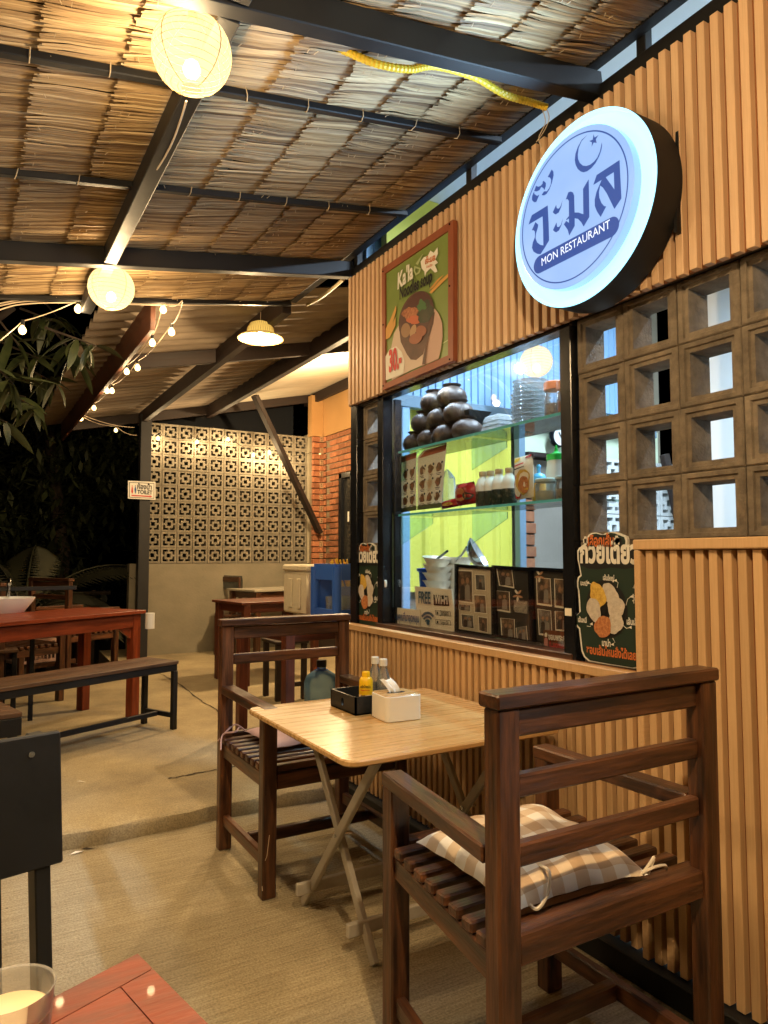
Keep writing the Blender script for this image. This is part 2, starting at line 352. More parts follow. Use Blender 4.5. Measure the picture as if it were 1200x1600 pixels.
def crack(label, pts, z, wd):
    P = spline0([AZ(x, y, z) for x, y in pts]); mb = MB(); n = len(P); r = random.Random(len(pts)); vs = []
    for i, p in enumerate(P):
        d = (P[min(i+1, n-1)]-P[max(i-1, 0)]).normalized(); s_ = Vector((-d.y, d.x, 0))*wd*r.uniform(.3, 1); o = Vector((r.uniform(-1, 1), r.uniform(-1, 1), 0))*wd; vs += [p+s_+o, p-s_+o]
    mb.add(vs, [(2*i, 2*i+1, 2*i+3, 2*i+2) for i in range(n-1)]); tag(mb.build('floor_crack', mat('crack_dirt', (.07, .05, .03), .95)), kind='structure')
def spline0(P):
    out = []
    for a, b in zip(P, P[1:]):
        for j in range(10): out.append(a.lerp(b, j/10))
    return out+[P[-1]]
crack('a', [(262, 1217), (300, 1209), (345, 1201), (420, 1190), (500, 1180)], .073, .010)
crack('b', [(250, 1052), (280, 1068), (310, 1092), (345, 1114)], .073, .008)
crack('c', [(420, 1186), (470, 1177), (520, 1168)], .073, .009)
# dry leaf litter on the dark ground behind the slab
mb = MB()
for i in range(2600):
    x = rnd.uniform(-5, 1.9); y = rnd.uniform(7.2, 11); a = rnd.uniform(0, 6.3); l = rnd.uniform(.03, .08); z = -.34+rnd.uniform(0, .03)
    c, s_ = math.cos(a)*l, math.sin(a)*l
    mb.add([(x-c, y-s_, z), (x+s_*.3, y-c*.3, z+.015), (x+c, y+s_, z), (x-s_*.3, y+c*.3, z+.012)], [(0, 1, 2, 3)])
tag(mb.build('leaf_litter', mat('dry_leaves', (.13, .085, .04), .9, (.05, .035, .02), 3)), kind='stuff')

# ================================================================== SLATTED PANELS
def slat_panel(name, label, y0, y1, z0, z1, xf, m, pitch=.0405, rail=True, group=None, sw=.024, sd=.022):
    """panel in a plane of constant x facing -x; y0<y1"""
    t = thing(name, label, 'slat panel', (xf+.03, (y0+y1)/2, z0), group)
    MB().box((xf+sd, y0, z0+.004), (xf+.034, y1, z1)).build('backing', WPCB, t)
    zt = z1
    if rail:
        zt = z1-.030
        bar('top_rail', (xf+.004, y1, z1-.015), (xf+.004, y0, z1-.015), .038, .030, m, t)
        bar('end_trim', (xf+.006, y1-.011, z0), (xf+.006, y1-.011, zt-.001), .022, .036, m, t, up=(1, 0, 0))
    n = int((y1-y0-.03)/pitch); key = MB().box((0, -sw/2, 0), (sd+.003, sw/2, zt-z0-.002)).mesh('slat', m, bevel=.0012)
    for i in range(n):
        y = y1-.045-i*pitch
        if y < y0+.01: break
        inst('slat', key, T(xf+random.uniform(-.0005, .0005), y, z0+(random.uniform(-.002, .002) if not rail else 0)), t)
    return t
slat_panel('low_slat_panel', 'low wood slat panel below the serving window, behind the bamboo table', 1.425, 3.25, .078, .863, 1.690, WPC)
slat_panel('tall_slat_panel', 'taller wood slat panel at the right edge, beside the noodle board', .25, 1.422, .075, 1.250, 1.686, WPC)
slat_panel('fascia_slat_panel', 'long wood slat cladding above the window, behind the round lit sign', .25, 3.29, 1.985, 2.665, 1.690, WPCF, rail=False, pitch=.0415)
t = thing('black_kerb_beam', 'black painted base beam under the wood slat panels', 'base beam', (1.7, 1.7, 0))
MB().box((1.655, .2, 0), (1.76, 3.25, .072)).build('beam', STEEL, t, bevel=.004)

# ================================================================== SHOP WALLS: hollow blocks
def hollow_block():
    mb = MB(); a, b, h, d = .0965, .0925, .064, .092
    def ring(hy, hz, x): return [(x, -hy, -hz), (x, hy, -hz), (x, hy, hz), (x, -hy, hz)]
    rs = [ring(a, b, d), ring(a, b, .004), ring(a-.004, b-.004, 0), ring(h+.014, h+.014, 0), ring(h+.011, h+.011, .007), ring(h, h, .008), ring(h-.003, h-.003, d), ring(a, b, d)]
    vs = [v for r in rs for v in r]; fs = [(k*4+i, k*4+(i+1) % 4, (k+1)*4+(i+1) % 4, (k+1)*4+i) for k in range(7) for i in range(4)]
    mb.add(vs, fs); return mb.mesh('block', CONC)
HB = hollow_block()
def block_wall(label, ys, z_top, n, x=1.752):
    t = thing('hollow_block_wall', label, 'block wall', (x, sum(ys)/len(ys), .85))
    for y in ys:
        for k in range(n):
            inst('block', HB, T(x+random.uniform(-.002, .002), y+random.uniform(-.001, .001), z_top-k*.1865) @ Matrix.Rotation(random.choice((0, PI/2*2)), 4, 'X'), t)
    return t
bw = block_wall('weathered hollow block wall right of the window with square see-through holes', [1.608-.1955*k for k in range(7)], 1.903, 6)
MB().box((1.760, .3, .80), (1.842, 1.70, .868)).build('mortar_bed', CONC, bw)
block_wall('narrow column of hollow blocks at the left end, beside the brick wall', [3.112], 1.893, 6)

# ================================================================== SERVING WINDOW
t = thing('serving_window', 'black framed glass serving window with the shelves behind it', 'window', (1.76, 2.3, .88))
for y in (1.735, 2.985): bar('window_jamb', (1.755, y, .85), (1.755, y, 1.99), .052, .06, BLK, t)
bar('window_jamb', (1.752, 3.245, .85), (1.752, 3.245, 1.99), .07, .07, BLK, t)
bar('window_jamb', (1.80, 2.945, .87), (1.80, 2.945, 1.97), .018, .04, BLK, t)
bar('window_head', (1.756, 1.70, 1.992), (1.756, 3.28, 1.992), .062, .034, BLK, t)
bar('window_sill', (1.79, 1.72, .868), (1.79, 3.02, .868), .14, .028, WOOD, t)
MB().box((1.775, 1.76, .883), (1.780, 2.96, 1.975)).build('window_pane', GLASS, t)
MB().box((1.724, 1.722, 1.005), (1.728, 1.752, 1.030)).build('price_sticker', PAPER, t)

# ================================================================== KITCHEN ROOM behind
room = thing('kitchen_room', 'lit kitchen behind the window with pale blue, lime and grey walls', 'building', (3, 1.5, 0))
def ribbed(name, x0, x1, z0, z1, y, m, pitch, depth=.012, frac=.3):
    mb = MB(); x = x0; pts = []
    while x < x1:
        pts += [(x, 0), (x+pitch*frac*.4, -depth), (x+pitch*frac, -depth), (x+pitch*frac*1.4, 0)]; x += pitch
    pts = [(min(a, x1), b) for a, b in pts]+[(x1, 0)]
    n = len(pts); vs = [(a, y+b, z0) for a, b in pts]+[(a, y+b, z1) for a, b in pts]
    mb.add(vs, [(i, i+1, n+i+1, n+i) for i in range(n-1)])
    mb.add([(x0, y+.03, z0), (x1, y+.03, z0), (x1, y+.03, z1), (x0, y+.03, z1)], [(0, 1, 2, 3)])
    return mb.build(name, m, room)
ribbed('blue_metal_wall', 1.87, 3.9, 2.10, 3.6, 3.40, BLUEM, .052, .010, .12)
ribbed('lime_sheet_wall', 2.13, 2.925, 1.0, 2.09, 3.43, LIME, .13, .012, .35)
MB().box((1.95, 3.30, 2.85), (2.30, 3.36, 3.30)).build('lime_sheet_piece', LIME, room)
bar('steel_beam', (1.90, 3.36, 2.075), (4.2, 3.36, 2.075), .05, .07, BLUEG, room)
bar('steel_post', (2.955, 3.37, .5), (2.955, 3.37, 2.04), .05, .05, BLUEG, room)
bar('steel_post', (2.10, 3.37, .5), (2.10, 3.37, 2.04), .06, .05, BLUEM, room)
MB().box((2.99, 3.41, 1.86), (4.3, 3.46, 2.10)).build('pale_wall_panel', mat('pale_green_wall', (.62, .72, .52), .6), room)
bar('dark_shelf', (2.99, 3.38, 1.84), (4.3, 3.38, 1.84), .10, .03, BEAMW, room)
MB().box((3.10, 3.41, .5), (4.3, 3.46, 1.82)).build('grey_wall', mat('taupe_render', (.30, .27, .22), .8, (.25, .22, .18), 3), room)
HBR = MB().box((-.045, 0, -.032), (.045, .03, .032)).mesh('brick', BRICK, bevel=.003)
for k in range(17):
    inst('brick', HBR, T(3.045+(k % 2)*.012, 3.39, 1.75-k*.074), room)
MB().box((1.9, 3.42, 0), (2.13, 3.48, 2.08)).build('side_wall_strip', BLUEG, room)
MB().box((1.87, 3.47, 0), (4.4, 3.53, 3.6)).build('rear_wall', REND, room)
MB().box((1.87, -.6, 3.25), (4.6, 3.40, 3.30)).build('ceiling', mat('white_ceiling_sheet', (.70, .76, .80), .5), room)
MB().box((4.60, -.6, 0), (4.66, 3.5, 3.3)).build('side_wall', mat('white_side_wall', (.74, .75, .72), .6), room)
MB().box((1.87, -.66, 0), (4.6, -.6, 3.3)).build('front_wall', mat('white_side_wall', (.74, .75, .72)), room)
MB().box((1.735, -.6, 1.9975), (1.785, 3.27, 2.635)).build('upper_front_wall', mat('dark_wall_core', (.05, .045, .04), .8), room)
MB().box((1.87, -.6, -.02), (4.6, 3.47, 0.002)).build('kitchen_floor', REND, room)
# kitchen ceiling tube fixture
t = thing('kitchen_tube_light', 'bright cool tube light on the kitchen ceiling behind the slat cladding', 'light fixture', (2.75, 1.8, 3.2))
MB().box((2.70, 1.1, 3.17), (2.80, 2.5, 3.245)).build('housing', WHITE, t)
MB().cyl((2.75, 1.12, 3.15), (2.75, 2.48, 3.15), .016, 12).build('tube', emit('tube_glow', (.80, .92, 1), 8), t, smooth=40)
ld = bpy.data.lights.new('kitchen_tube_lamp', 'AREA'); ld.shape = 'RECTANGLE'; ld.size = .10; ld.size_y = 1.35; ld.energy = P_ROOM; ld.color = COOL
lo = bpy.data.objects.new('kitchen_tube_lamp', ld); put(lo, T(2.75, 1.8, 3.12), t)
t = thing('shelf_fill_light', 'added slim cool strip light brightening the shelves, behind the slat cladding', 'light fixture', (1.815, 2.4, 2.1))  # unseen strip added above the window to brighten the shelf goods
MB().box((1.80, 1.8, 2.10), (1.84, 3.0, 2.14)).build('housing', WHITE, t)
MB().box((1.805, 1.82, 2.092), (1.835, 2.98, 2.098)).build('diffuser', MATS['tube_glow'], t)
ld = bpy.data.lights.new('shelf_fill_lamp', 'AREA'); ld.shape = 'RECTANGLE'; ld.size = .03; ld.size_y = 1.1; ld.energy = 5; ld.color = COOL
put(bpy.data.objects.new('shelf_fill_lamp', ld), T(1.82, 2.4, 2.085) @ Matrix.Rotation(math.radians(8), 4, 'Y'), t)
# white fridge side and dark post seen through the block holes
t = thing('white_refrigerator', 'tall white refrigerator seen through the block holes at the right', 'refrigerator', (2.75, 1.45, 0))
MB().box((2.30, 1.00, .02), (2.34, 1.50, 2.2)).build('door', mat('fridge_white', (.60, .62, .60), .35), t, bevel=.006)
MB().box((2.345, .98, .02), (2.95, 1.52, 2.22)).build('body', mat('fridge_white', (.60, .62, .60)), t, bevel=.006)
t = thing('inner_lattice_wall', 'cool lit white lattice seen through the left holes of the block wall', 'lattice wall', (3.9, 3.2, 1))
TL = MB()
for a, b in (((-.09, -.09), (-.068, .09)), ((.068, -.09), (.09, .09)), ((-.068, .068), (.068, .09)), ((-.068, -.09), (.068, -.068)), ((-.011, .045), (.011, .068)), ((-.011, -.068), (.011, -.045)), ((-.068, -.011), (-.045, .011)), ((.045, -.011), (.068, .011)), ((-.045, .022), (.045, .045)), ((-.045, -.045), (.045, -.022)), ((-.045, -.022), (-.022, .022)), ((.022, -.022), (.045, .022))):
    TL.box((a[0], 0, a[1]), (b[0], .06, b[1]))
LBW = TL.mesh('lattice_block', mat('white_lattice', (.62, .64, .62), .8, (.5, .52, .5), 12, bump=.3))
LBM = TL.mesh('lattice_block', LATT)
for i in range(5):
    for k in range(5): inst('lattice_block', LBW, T(3.50+i*.185, 3.28, 1.02+k*.185), t)
bar('brace', (4.10, 3.2, 1.9), (4.40, 3.2, .9), .04, .06, BEAMW, t)

# ================================================================== SHELVES AND THEIR GOODS
for k, (z, lab) in enumerate(((1.712, 'upper glass shelf behind the window, carrying the coconut bowls'), (1.405, 'lower glass shelf behind the window, carrying menus and bottles'))):
    t = thing('glass_shelf', lab, 'shelf', (1.9, 2.4, z))
    MB().box((1.805, 1.765, z-.008), (2.02, 2.962, z)).build('shelf_plate', SHELFG, t)
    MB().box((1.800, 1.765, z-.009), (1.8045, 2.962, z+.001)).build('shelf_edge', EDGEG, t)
    for y in (2.93, 2.36): MB().poly([(1.81, y, z-.012), (2.0, y, z-.012), (2.0, y, z-.04), (1.81, y, z-.15)], thick=(0, .005, 0)).build('glass_bracket', SHELFG, t)
# coconut bowls
bp = [(.030, 0), (.036, .002), (.034, .012), (.052, .026), (.066, .050), (.068, .070), (.060, .094), (.050, .105), (.046, .103), (.054, .090), (.060, .068)]
def bowl_mesh():
    mb = MB(); prof = [(.040, 0), (.052, .004), (.066, .022), (.071, .045), (.064, .070), (.046, .088), (.034, .093), (.033, .097), (.042, .103), (.044, .107), (.040, .107)]
    mb.lathe(prof, n=22); return mb.mesh('coconut_bowl', SHELL, smooth=50)
BM_ = bowl_mesh()
bowls = [(2.88, 0, 'leftmost bowl of the bottom row'), (2.74, 0, 'second bowl of the bottom row'), (2.60, 0, 'third bowl of the bottom row'), (2.46, 0, 'rightmost bowl of the bottom row'),
         (2.81, 1, 'left bowl of the second tier'), (2.67, 1, 'middle bowl of the second tier'), (2.53, 1, 'right bowl of the second tier'),
         (2.74, 2, 'left bowl of the third tier'), (2.60, 2, 'topmost right bowl')]
for y, k, lab in bowls:
    o = inst('coconut_bowl', BM_, T(1.885+.012*k+random.uniform(-.01, .01), y+.03, 1.7125+k*.0885) @ RZ(random.uniform(0, 6)) @ Matrix.Rotation(random.uniform(-.05, .05), 4, 'X') @ Matrix.Diagonal((1.0, 1.0, .94, 1)))
    tag(o, 'upturned coconut shell bowl, '+lab+' of the pile', 'bowl', 'coconut shell bowls piled on the upper glass shelf')
for i, (y, k) in enumerate(((2.81, 0), (2.67, 0))):
    tag(inst('coconut_bowl', BM_, T(1.97, y, 1.7125)), 'coconut shell bowl half hidden behind the bottom row, '+('left' if i == 0 else 'right')+' one', 'bowl', 'coconut shell bowls piled on the upper glass shelf')
# black takeaway tray stack, clear lids, plastic cup stack, snack jars on the upper shelf
t = thing('black_container_stack', 'stack of black food containers beside the coconut bowls', 'containers', (1.93, 2.33, 1.713))
for k in range(5):
    b = .075+.003*k; z = 1.713+k*.026
    MB().lathe([(.062+.002*k, 0), (.086, .022), (.090, .026)], (1.93, AX(737, 640, 1.93).y, z), 4, M=RZ(PI/4)).build('container', BLKM, t)
t = thing('clear_lid_stack', 'low stack of clear square food lids left of the tall container stack', 'lids', (1.93, 2.17, 1.713))
for k in range(4):
    MB().lathe([(.085-.004*k, 0), (.075-.004*k, .022), (.055, .026)], (1.93, AX(781, 640, 1.93).y, 1.713+k*.019), 4, M=RZ(PI/4)).build('lid', FROST, t)
t = thing('clear_container_stack', 'tall stack of clear round plastic containers on the upper shelf', 'containers', (1.94, 2.0, 1.713))
for k in range(11):
    r = .078 if k < 8 else .070
    MB().lathe([(r*.86, 0), (r, .016), (r*1.03, .0175), (r, .019)], (1.94, AX(829, 640, 1.94).y, 1.713+k*.0175), 24).build('container', FROST, t, smooth=40)
def jar(name, label, y, x, z, r, h, cap, body, fill, lid=.028, grp=None, lidr=1.02, px=None):
    if px: y = AX(px, 700, x).y
    t = thing(name, label, 'jar', (x, y, z), grp)
    MB().lathe([(r*.95, 0), (r, .006), (r, h*.84), (r*.9, h*.92), (r*.86, h)], (x, y, z), 22).build('jar_body', body, t, smooth=50)
    if fill: MB().lathe([(r*.9, .003), (r*.93, .006), (r*.93, h*.52), (r*.6, h*.55)], (x, y, z), 18).build('contents', fill, t, smooth=40)
    MB().lathe([(r*lidr, 0), (r*lidr, lid), (r*lidr*.9, lid+.003)], (x, y, z+h*.985), 22).build('lid', cap, t, smooth=40)
    return t
SNACK = mat('brown_snacks', (.36, .19, .09), .6, (.10, .045, .02), 60, c3=(.5, .36, .25))
jar('snack_jar', 'clear snack jar with a red-orange lid at the right end of the upper shelf', 1.875, 1.90, 1.713, .040, .118, ORG, CLEAR, SNACK, px=868)
jar('snack_jar', 'second orange lidded snack jar, half hidden by the window jamb', 1.785, 1.86, 1.713, .036, .095, ORG, CLEAR, ORG, px=887)
# menus standing on the lower shelf
MENU = bpy.data.materials.new('menu_paper'); MENU.use_nodes = True; _t = MENU.node_tree
for _k in list(_t.nodes): _t.nodes.remove(_k)
_o = _n(_t, 'ShaderNodeOutputMaterial'); _d = _n(_t, 'ShaderNodeBsdfDiffuse'); _d.inputs[0].default_value = (.85, .68, .46, 1); _q = _n(_t, 'ShaderNodeBsdfTranslucent'); _q.inputs[0].default_value = (.80, .62, .40, 1)
_mx = _n(_t, 'ShaderNodeMixShader'); _mx.inputs[0].default_value = .5; _t.links.new(_d.outputs[0], _mx.inputs[1]); _t.links.new(_q.outputs[0], _mx.inputs[2]); _t.links.new(_mx.outputs[0], _o.inputs[0])
def menu(label, q, seed):
    t = thing('menu_sheet', label, 'menu', (q[0]+q[3])/2, 'food menus on the lower shelf')
    TL_, TR_, BR_, BL_ = q
    def P(u, v, off=0): a = TL_.lerp(TR_, u); b = BL_.lerp(BR_, u); return b.lerp(a, v)+Vector((-off, 0, 0))
    n = 8; mb = MB()
    top = lambda u: 1-.10*(1-min(1, u*3))**2
    pts = [P(i/n, top(i/n)) for i in range(n+1)]+[P(1, 0), P(0, 0)]
    mb.poly(pts); mb.build('sheet', MENU, t)
    mb = MB(); mb.poly([P(0, 0, .0005), P(1, 0, .0005), P(1, .07, .0005)]+[P(1-i/10, .075+.012*(i % 2), .0005) for i in range(1, 10)]+[P(0, .07, .0005)]); mb.build('footer_band', mat('print_olive', (.10, .12, .05), .6), t)
    mb = MB(); r = random.Random(seed)
    mb.poly([P(.05, .88, .0005), P(.98, .9, .0005), P(1, 1, .0005), P(.3, .98, .0005)], 1)
    for c in range(3):
        for k in range(3):
            u, v = .20+.30*c, .66-.235*k
            mb.poly([P(u+a, v+b, .0007) for a, b in blob((0, 0), .105, .075, 12, .25, seed=r.random())], 0)
            mb.poly([P(u+.10+a, v+.07+b, .0010) for a, b in ell((0, 0), .035, .022, 8)], 2)
            for w_, dv in ((.09, -.10), (.06, -.125)): mb.poly([P(u-w_, v+dv, .0007), P(u+w_, v+dv, .0007), P(u+w_, v+dv+.012, .0007), P(u-w_, v+dv+.012, .0007)], 3)
    mb.build('food_pictures', [PMEAT, mat('print_terracotta', (.35, .10, .04), .6), PBLK, PBOWL], t)
    return t
m1 = menu('left cream food menu with nine dish pictures on the lower shelf', (AX(617, 716, 1.84), AX(651, 706, 1.84), AX(651, 797, 1.84), AX(616, 803, 1.84)), 4)
m2 = menu('right cream food menu with nine dish pictures, its corner curling over', (AX(652, 706, 1.835), AX(698, 694, 1.84), AX(689, 793, 1.835), AX(652, 797, 1.835)), 9)
t = thing('clear_bag', 'crumpled clear plastic bag standing right of the menus', 'bag', AX(700, 795, 1.9))
mb = MB(); c = AX(699, 790, 1.92); mb.lathe([(.035, 0), (.045, .03), (.040, .09), (.036, .13), (.018, .155), (.004, .17)], c, 9); o = mb.build('bag_body', FROST, t)
def packet(label, q, m, thick=.02, name='snack_packet', prints=()):
    t = thing(name, label, 'packet', q[3]); n = 7; mb = MB(); N = n+1
    def P(u, v, d):
        a = q[0].lerp(q[1], u).lerp(q[3].lerp(q[2], u), v); k = (1-(2*u-1)**4)*(1-(2*v-1)**4); return a+Vector((-d*k*thick, 0, 0))
    vs = [P(i/n, j/n, 1) for j in range(N) for i in range(N)]+[P(i/n, j/n, -1) for j in range(N) for i in range(N)]
    f = []
    for j in range(n):
        for i in range(n):
            a = j*N+i; f.append((a, a+1, a+N+1, a+N)); a += N*N; f.append((a, a+N, a+N+1, a+1))
    mb.add(vs, f); mb.build('pouch', m, t, smooth=60)
    if prints:
        mb = MB()
        for pts, mi in prints: mb.poly([P(u, v, 1.0)+Vector((-.0022-.0004*mi, 0, 0)) for u, v in pts], mi)
        mb.build('label_print', [PRINTW, YEL, PRED, NOODY, NOODO, PBLK, DKG], t)
    return t
X_ = 1.855
packet('red noodle packet lying flat at the front of the lower shelf', (AX(690, 784, X_), AX(712, 778, X_), AX(716, 791, X_), AX(690, 796, X_)), mat('foil_red', (.42, .02, .02), .25, (.25, .01, .01), 30), .02, prints=[(blob((.6, .6), .3, .2), 3)])
packet('upright red instant noodle packet left of the milk bottles', (AX(713, 757, X_), AX(741, 752, X_), AX(747, 786, X_), AX(715, 791, X_)), mat('foil_red', (.42, .02, .02)), .03, prints=[(blob((.45, .55), .3, .3, seed=2), 4), (blob((.78, .65), .18, .16, seed=3), 6), (blob((.6, .15), .2, .1, seed=3), 2)])
packet('tall white and yellow noodle pouch in the middle of the lower shelf', (AX(804, 716, X_), AX(833, 709, X_), AX(834, 776, X_), AX(806, 782, X_)), mat('pouch_cream', (.78, .70, .58), .35), .022,
       prints=[([(.10, .04), (.40, .03), (.40, .12), (.10, .14)], 1), ([(.7, .03), (.95, .0), (.95, .06), (.7, .08)], 2), ([(.2, .2), (.7, .17), (.7, .20), (.2, .24)], 2), ([(.2, .29), (.75, .26), (.75, .28), (.2, .32)], 5), ([(.05, .62), (.3, .42), (.55, .85), (.35, .97), (.05, .97)], 2), (blob((.62, .62), .33, .30, seed=5), 3), (blob((.68, .70), .24, .20, seed=6), 4), (blob((.3, .82), .18, .12, seed=8), 0)])
def milk(label, x, y, z, h=.150, r=.031):
    t = thing('drink_bottle', label, 'bottle', (x, y, z), 'white drink bottles on the lower shelf')
    MB().lathe([(r*.92, 0), (r, .006), (r, h*.44)], (x, y, z), 20).build('printed_sleeve', mat('sleeve_dark', (.02, .045, .03), .4, (.30, .26, .18), 40, c3=(.01, .02, .014), contrast=(.2, .75)), t, smooth=40)
    MB().lathe([(r, h*.44), (r*.99, h*.50), (r*.97, h*.56), (r*1.0, h*.62), (r*.72, h*.76), (r*.45, h*.84), (r*.42, h*.88)], (x, y, z), 20).build('bottle_body', WHITE, t, smooth=40)
    MB().lathe([(r*.52, 0), (r*.54, .018), (r*.5, .02)], (x, y, z+h*.87), 16).build('cap', mat('tan_cap', (.42, .28, .14), .4), t, smooth=40)
for i, (px, lab) in enumerate(((755, 'leftmost'), (767, 'second'), (780, 'third'), (796, 'rightmost'))):
    p = AX(px, 780, 1.86+.01*(i % 2)); milk(lab+' of the four white drink bottles with dark sleeves', p.x, p.y, 1.4065)
jar('glass_jar', 'round glass jar with a grey knob lid, right of the noodle pouch', 1.965, 1.87, 1.406, .042, .075, mat('grey_lid', (.38, .45, .45), .35), CLEAR, mat('pale_grain', (.55, .55, .42), .8), .010, px=853)
jar('glass_jar', 'glass jar with brown contents by the right window jamb', 1.842, 1.87, 1.406, .040, .075, mat('grey_lid', (.38, .45, .45)), CLEAR, SNACK, .010, px=884)
t = thing('squeeze_bottle', 'white squeeze bottle with a green nozzle cap on the lower shelf', 'bottle', (1.965, 1.925, 1.406))
c = (1.95, AX(869, 700, 1.95).y, 1.406)
MB().lathe([(.038, 0), (.040, .01), (.040, .125), (.036, .15), (.034, .165)], c, 20).build('bottle_body', WHITE, t, smooth=40)
MB().lathe([(.037, .165), (.037, .188), (.018, .193), (.008, .20), (.003, .225)], c, 18).build('nozzle_cap', GREEN, t, smooth=40)
t = thing('baby_bottle', 'orange juice bottle with a light blue dome cap behind the glass jar', 'bottle', (1.99, 2.045, 1.406))
c = (1.975, AX(841, 700, 1.975).y, 1.406)
MB().lathe([(.026, 0), (.028, .01), (.028, .09)], c, 18).build('bottle_body', mat('orange_drink', (.75, .38, .03), .3), t, smooth=40)
MB().lathe([(.031, .09), (.031, .112), (.022, .124), (.008, .130), (.007, .148), (.010, .156), (.006, .165)], c, 18).build('dome_cap', LBLUE, t, smooth=40)
t = thing('wall_clock', 'round white clock with a black rim behind the squeeze bottle', 'clock', AY(882, 687, 3.35))
c = AY(868, 684, 3.36)
MB().lathe([(.060, 0), (.068, .02), (.060, .04)], c, 30, M=Matrix.Rotation(PI/2, 4, 'X')).build('clock_rim', BLK, t, smooth=40)
MB().lathe([(.0, .041), (.055, .043)], c, 30, M=Matrix.Rotation(PI/2, 4, 'X')).build('clock_face', WHITE, t)
MB().bar(c+Vector((0, -.048, 0)), c+Vector((-.016, -.048, .028)), .003, .006).build('clock_hand', BLK, t)
MB().bar(c+Vector((0, -.048, 0)), c+Vector((.03, -.048, .016)), .003, .006).build('clock_hand', BLK, t)

# ------------------------------------------------------------------ things on the sill inside
def bowlstack(label, px, py0, py1, r, n, x=1.90, tilt=0):
    base = AX(px, py0, x); t = thing('bowl_stack', label, 'bowls', base, 'cream bowls stacked behind the window')
    z0 = .90; z1 = AX(px, py1, x).z; st = (z1-z0)/n
    me = MB().lathe([(r*.62, 0), (r*.90, st*.95), (r*1.0, st*1.12), (r*.97, st*1.12), (r*.55, .006)], n=26).mesh('bowl', CREAM, smooth=50)
    for k in range(n):
        inst('bowl', me, T(base.x+random.uniform(-.003, .003), base.y+random.uniform(-.003, .003), z0+k*st) @ Matrix.Rotation(.12 if k >= n-2 and tilt else 0, 4, 'X'), t)
bowlstack('left stack of cream bowls with a tilted top bowl, behind the wi-fi sign', 684, 930, 872, .075, 8, 1.93, 1)
bowlstack('right stack of cream bowls under the metal strainer', 716, 930, 872, .078, 8, 2.03)
t = thing('blue_basin', 'deep blue plastic basin at the left corner of the sill', 'basin', (2.05, 2.9, .88))
c = (2.06, 2.93, .88); MB().lathe([(.10, 0), (.12, .24), (.135, .25), (.135, .262), (.125, .262), (.11, .02)], c, 28, caps=(True, False)).build('basin_body', BASIN, t, smooth=50)
t = thing('ladle', 'black handled ladle lying on the left bowl stack', 'ladle', AX(690, 875, 1.93))
MB().tube([AX(676, 879, 1.93), AX(699, 861, 1.90)], .006, 8).build('handle', BLK, t, smooth=40)
t = thing('metal_strainer', 'shiny stainless steel strainer bowl lying on the right bowl stack', 'strainer', AX(750, 870, 1.95))
c = AX(748, 866, 1.98); Mx = Matrix.Rotation(math.radians(50), 4, 'Y') @ Matrix.Rotation(math.radians(40), 4, 'X')
MB().lathe([(.02, -.045), (.05, -.036), (.075, -.012), (.085, .004), (.082, .005), (.070, -.010), (.046, -.030)], c, 30, M=Mx, caps=(True, True)).build('strainer_bowl', CHROME, t, smooth=50)
MB().tube([AX(729, 855, 1.93), AX(722, 866, 1.95), AX(712, 876, 1.97)], .006, 8).build('handle', CHROME, t, smooth=40)
# wi-fi sign
t = thing('wifi_sign', 'cream free wi-fi card standing inside the window', 'sign', AX(680, 985, 1.80))
q = [AX(648, 916, 1.80), AX(706, 921, 1.795), AX(714, 992, 1.795), AX(652, 984, 1.80)]
MB().poly(q, thick=(.003, 0, 0)).build('card', PAPER, t)
X_ = 1.793
def Q(pts, X=X_): return onX(pts, X)
text('FREE', AX(654, 942, X_), AX(673, 943.5, X_), PSKY, t, 1.55, .02)
mb = MB(); mb.poly(Q([(677, 929), (700, 931), (702, 947), (677.5, 945.5)])); mb.build('black_box', PBLK, t)
text('Wi-Fi', AX(679, 942.5, X_-.001), AX(699.5, 944, X_-.001), PRINTW, t, 1.5, .03)
text('ใช้บริการฟรี Wi-Fi', AX(654, 930.5, X_), AX(672, 931.5, X_), PSKY, t, 1.0, .01)
def arc(cx, cy, r0, r1, a0, a1, n=12): return [(cx+r1*math.cos(a0+(a1-a0)*i/n), cy-r1*.95*math.sin(a0+(a1-a0)*i/n)) for i in range(n+1)]+[(cx+r0*math.cos(a1-(a1-a0)*i/n), cy-r0*.95*math.sin(a1-(a1-a0)*i/n)) for i in range(n+1)]
mb = MB(); mb.poly(Q(ell((668.5, 973.5), 2.3, 3.4, 14)))
for r0, r1 in ((5.0, 7.6), (9.8, 13), (15, 18.6)):
    k = .72; mb.poly(Q([(668+(x-668)*k, 976+(y-976)*1.15) for x, y in arc(668, 976, r0, r1, math.radians(42), math.radians(138))]))
mb.build('wifi_symbol', PSKY, t)
for y, s_, p0 in ((958, 'Jamjam', 0), (972, 'Tangon 250', 1)):
    mb = MB(); o_ = [(679.5, y-4.5), (703.5, y-2.5), (705, y+5), (681, y+3)]; i_ = [(680.2, y-3.8), (702.9, y-1.9), (704.2, y+4.3), (681.6, y+2.4)]
    mb.poly(Q(o_), holes=[Q(i_)]); mb.poly(Q(ell((683.5, y-.2), 1.3, 2.2, 10))); mb.build('outline_box', PBLK, t)
    text(s_, AX(688, y+2.4, X_), AX(701, y+3.4, X_), PBLK, t, 1.4, .01)
t = thing('thank_you_card', 'small cream card with thai lettering at the left of the sill', 'sign', AX(635, 980, 1.79))
X_ = 1.787
MB().poly(Q([(612, 948.5), (656, 953), (656, 983), (612, 976)]), thick=(.003, 0, 0)).build('card', PAPER, t)
text('ขอบคุณที่มาอุดหนุน', AX(614, 968, X_-.001), AX(654.5, 972.5, X_-.001), PBLUE, t, 1.7, .02)
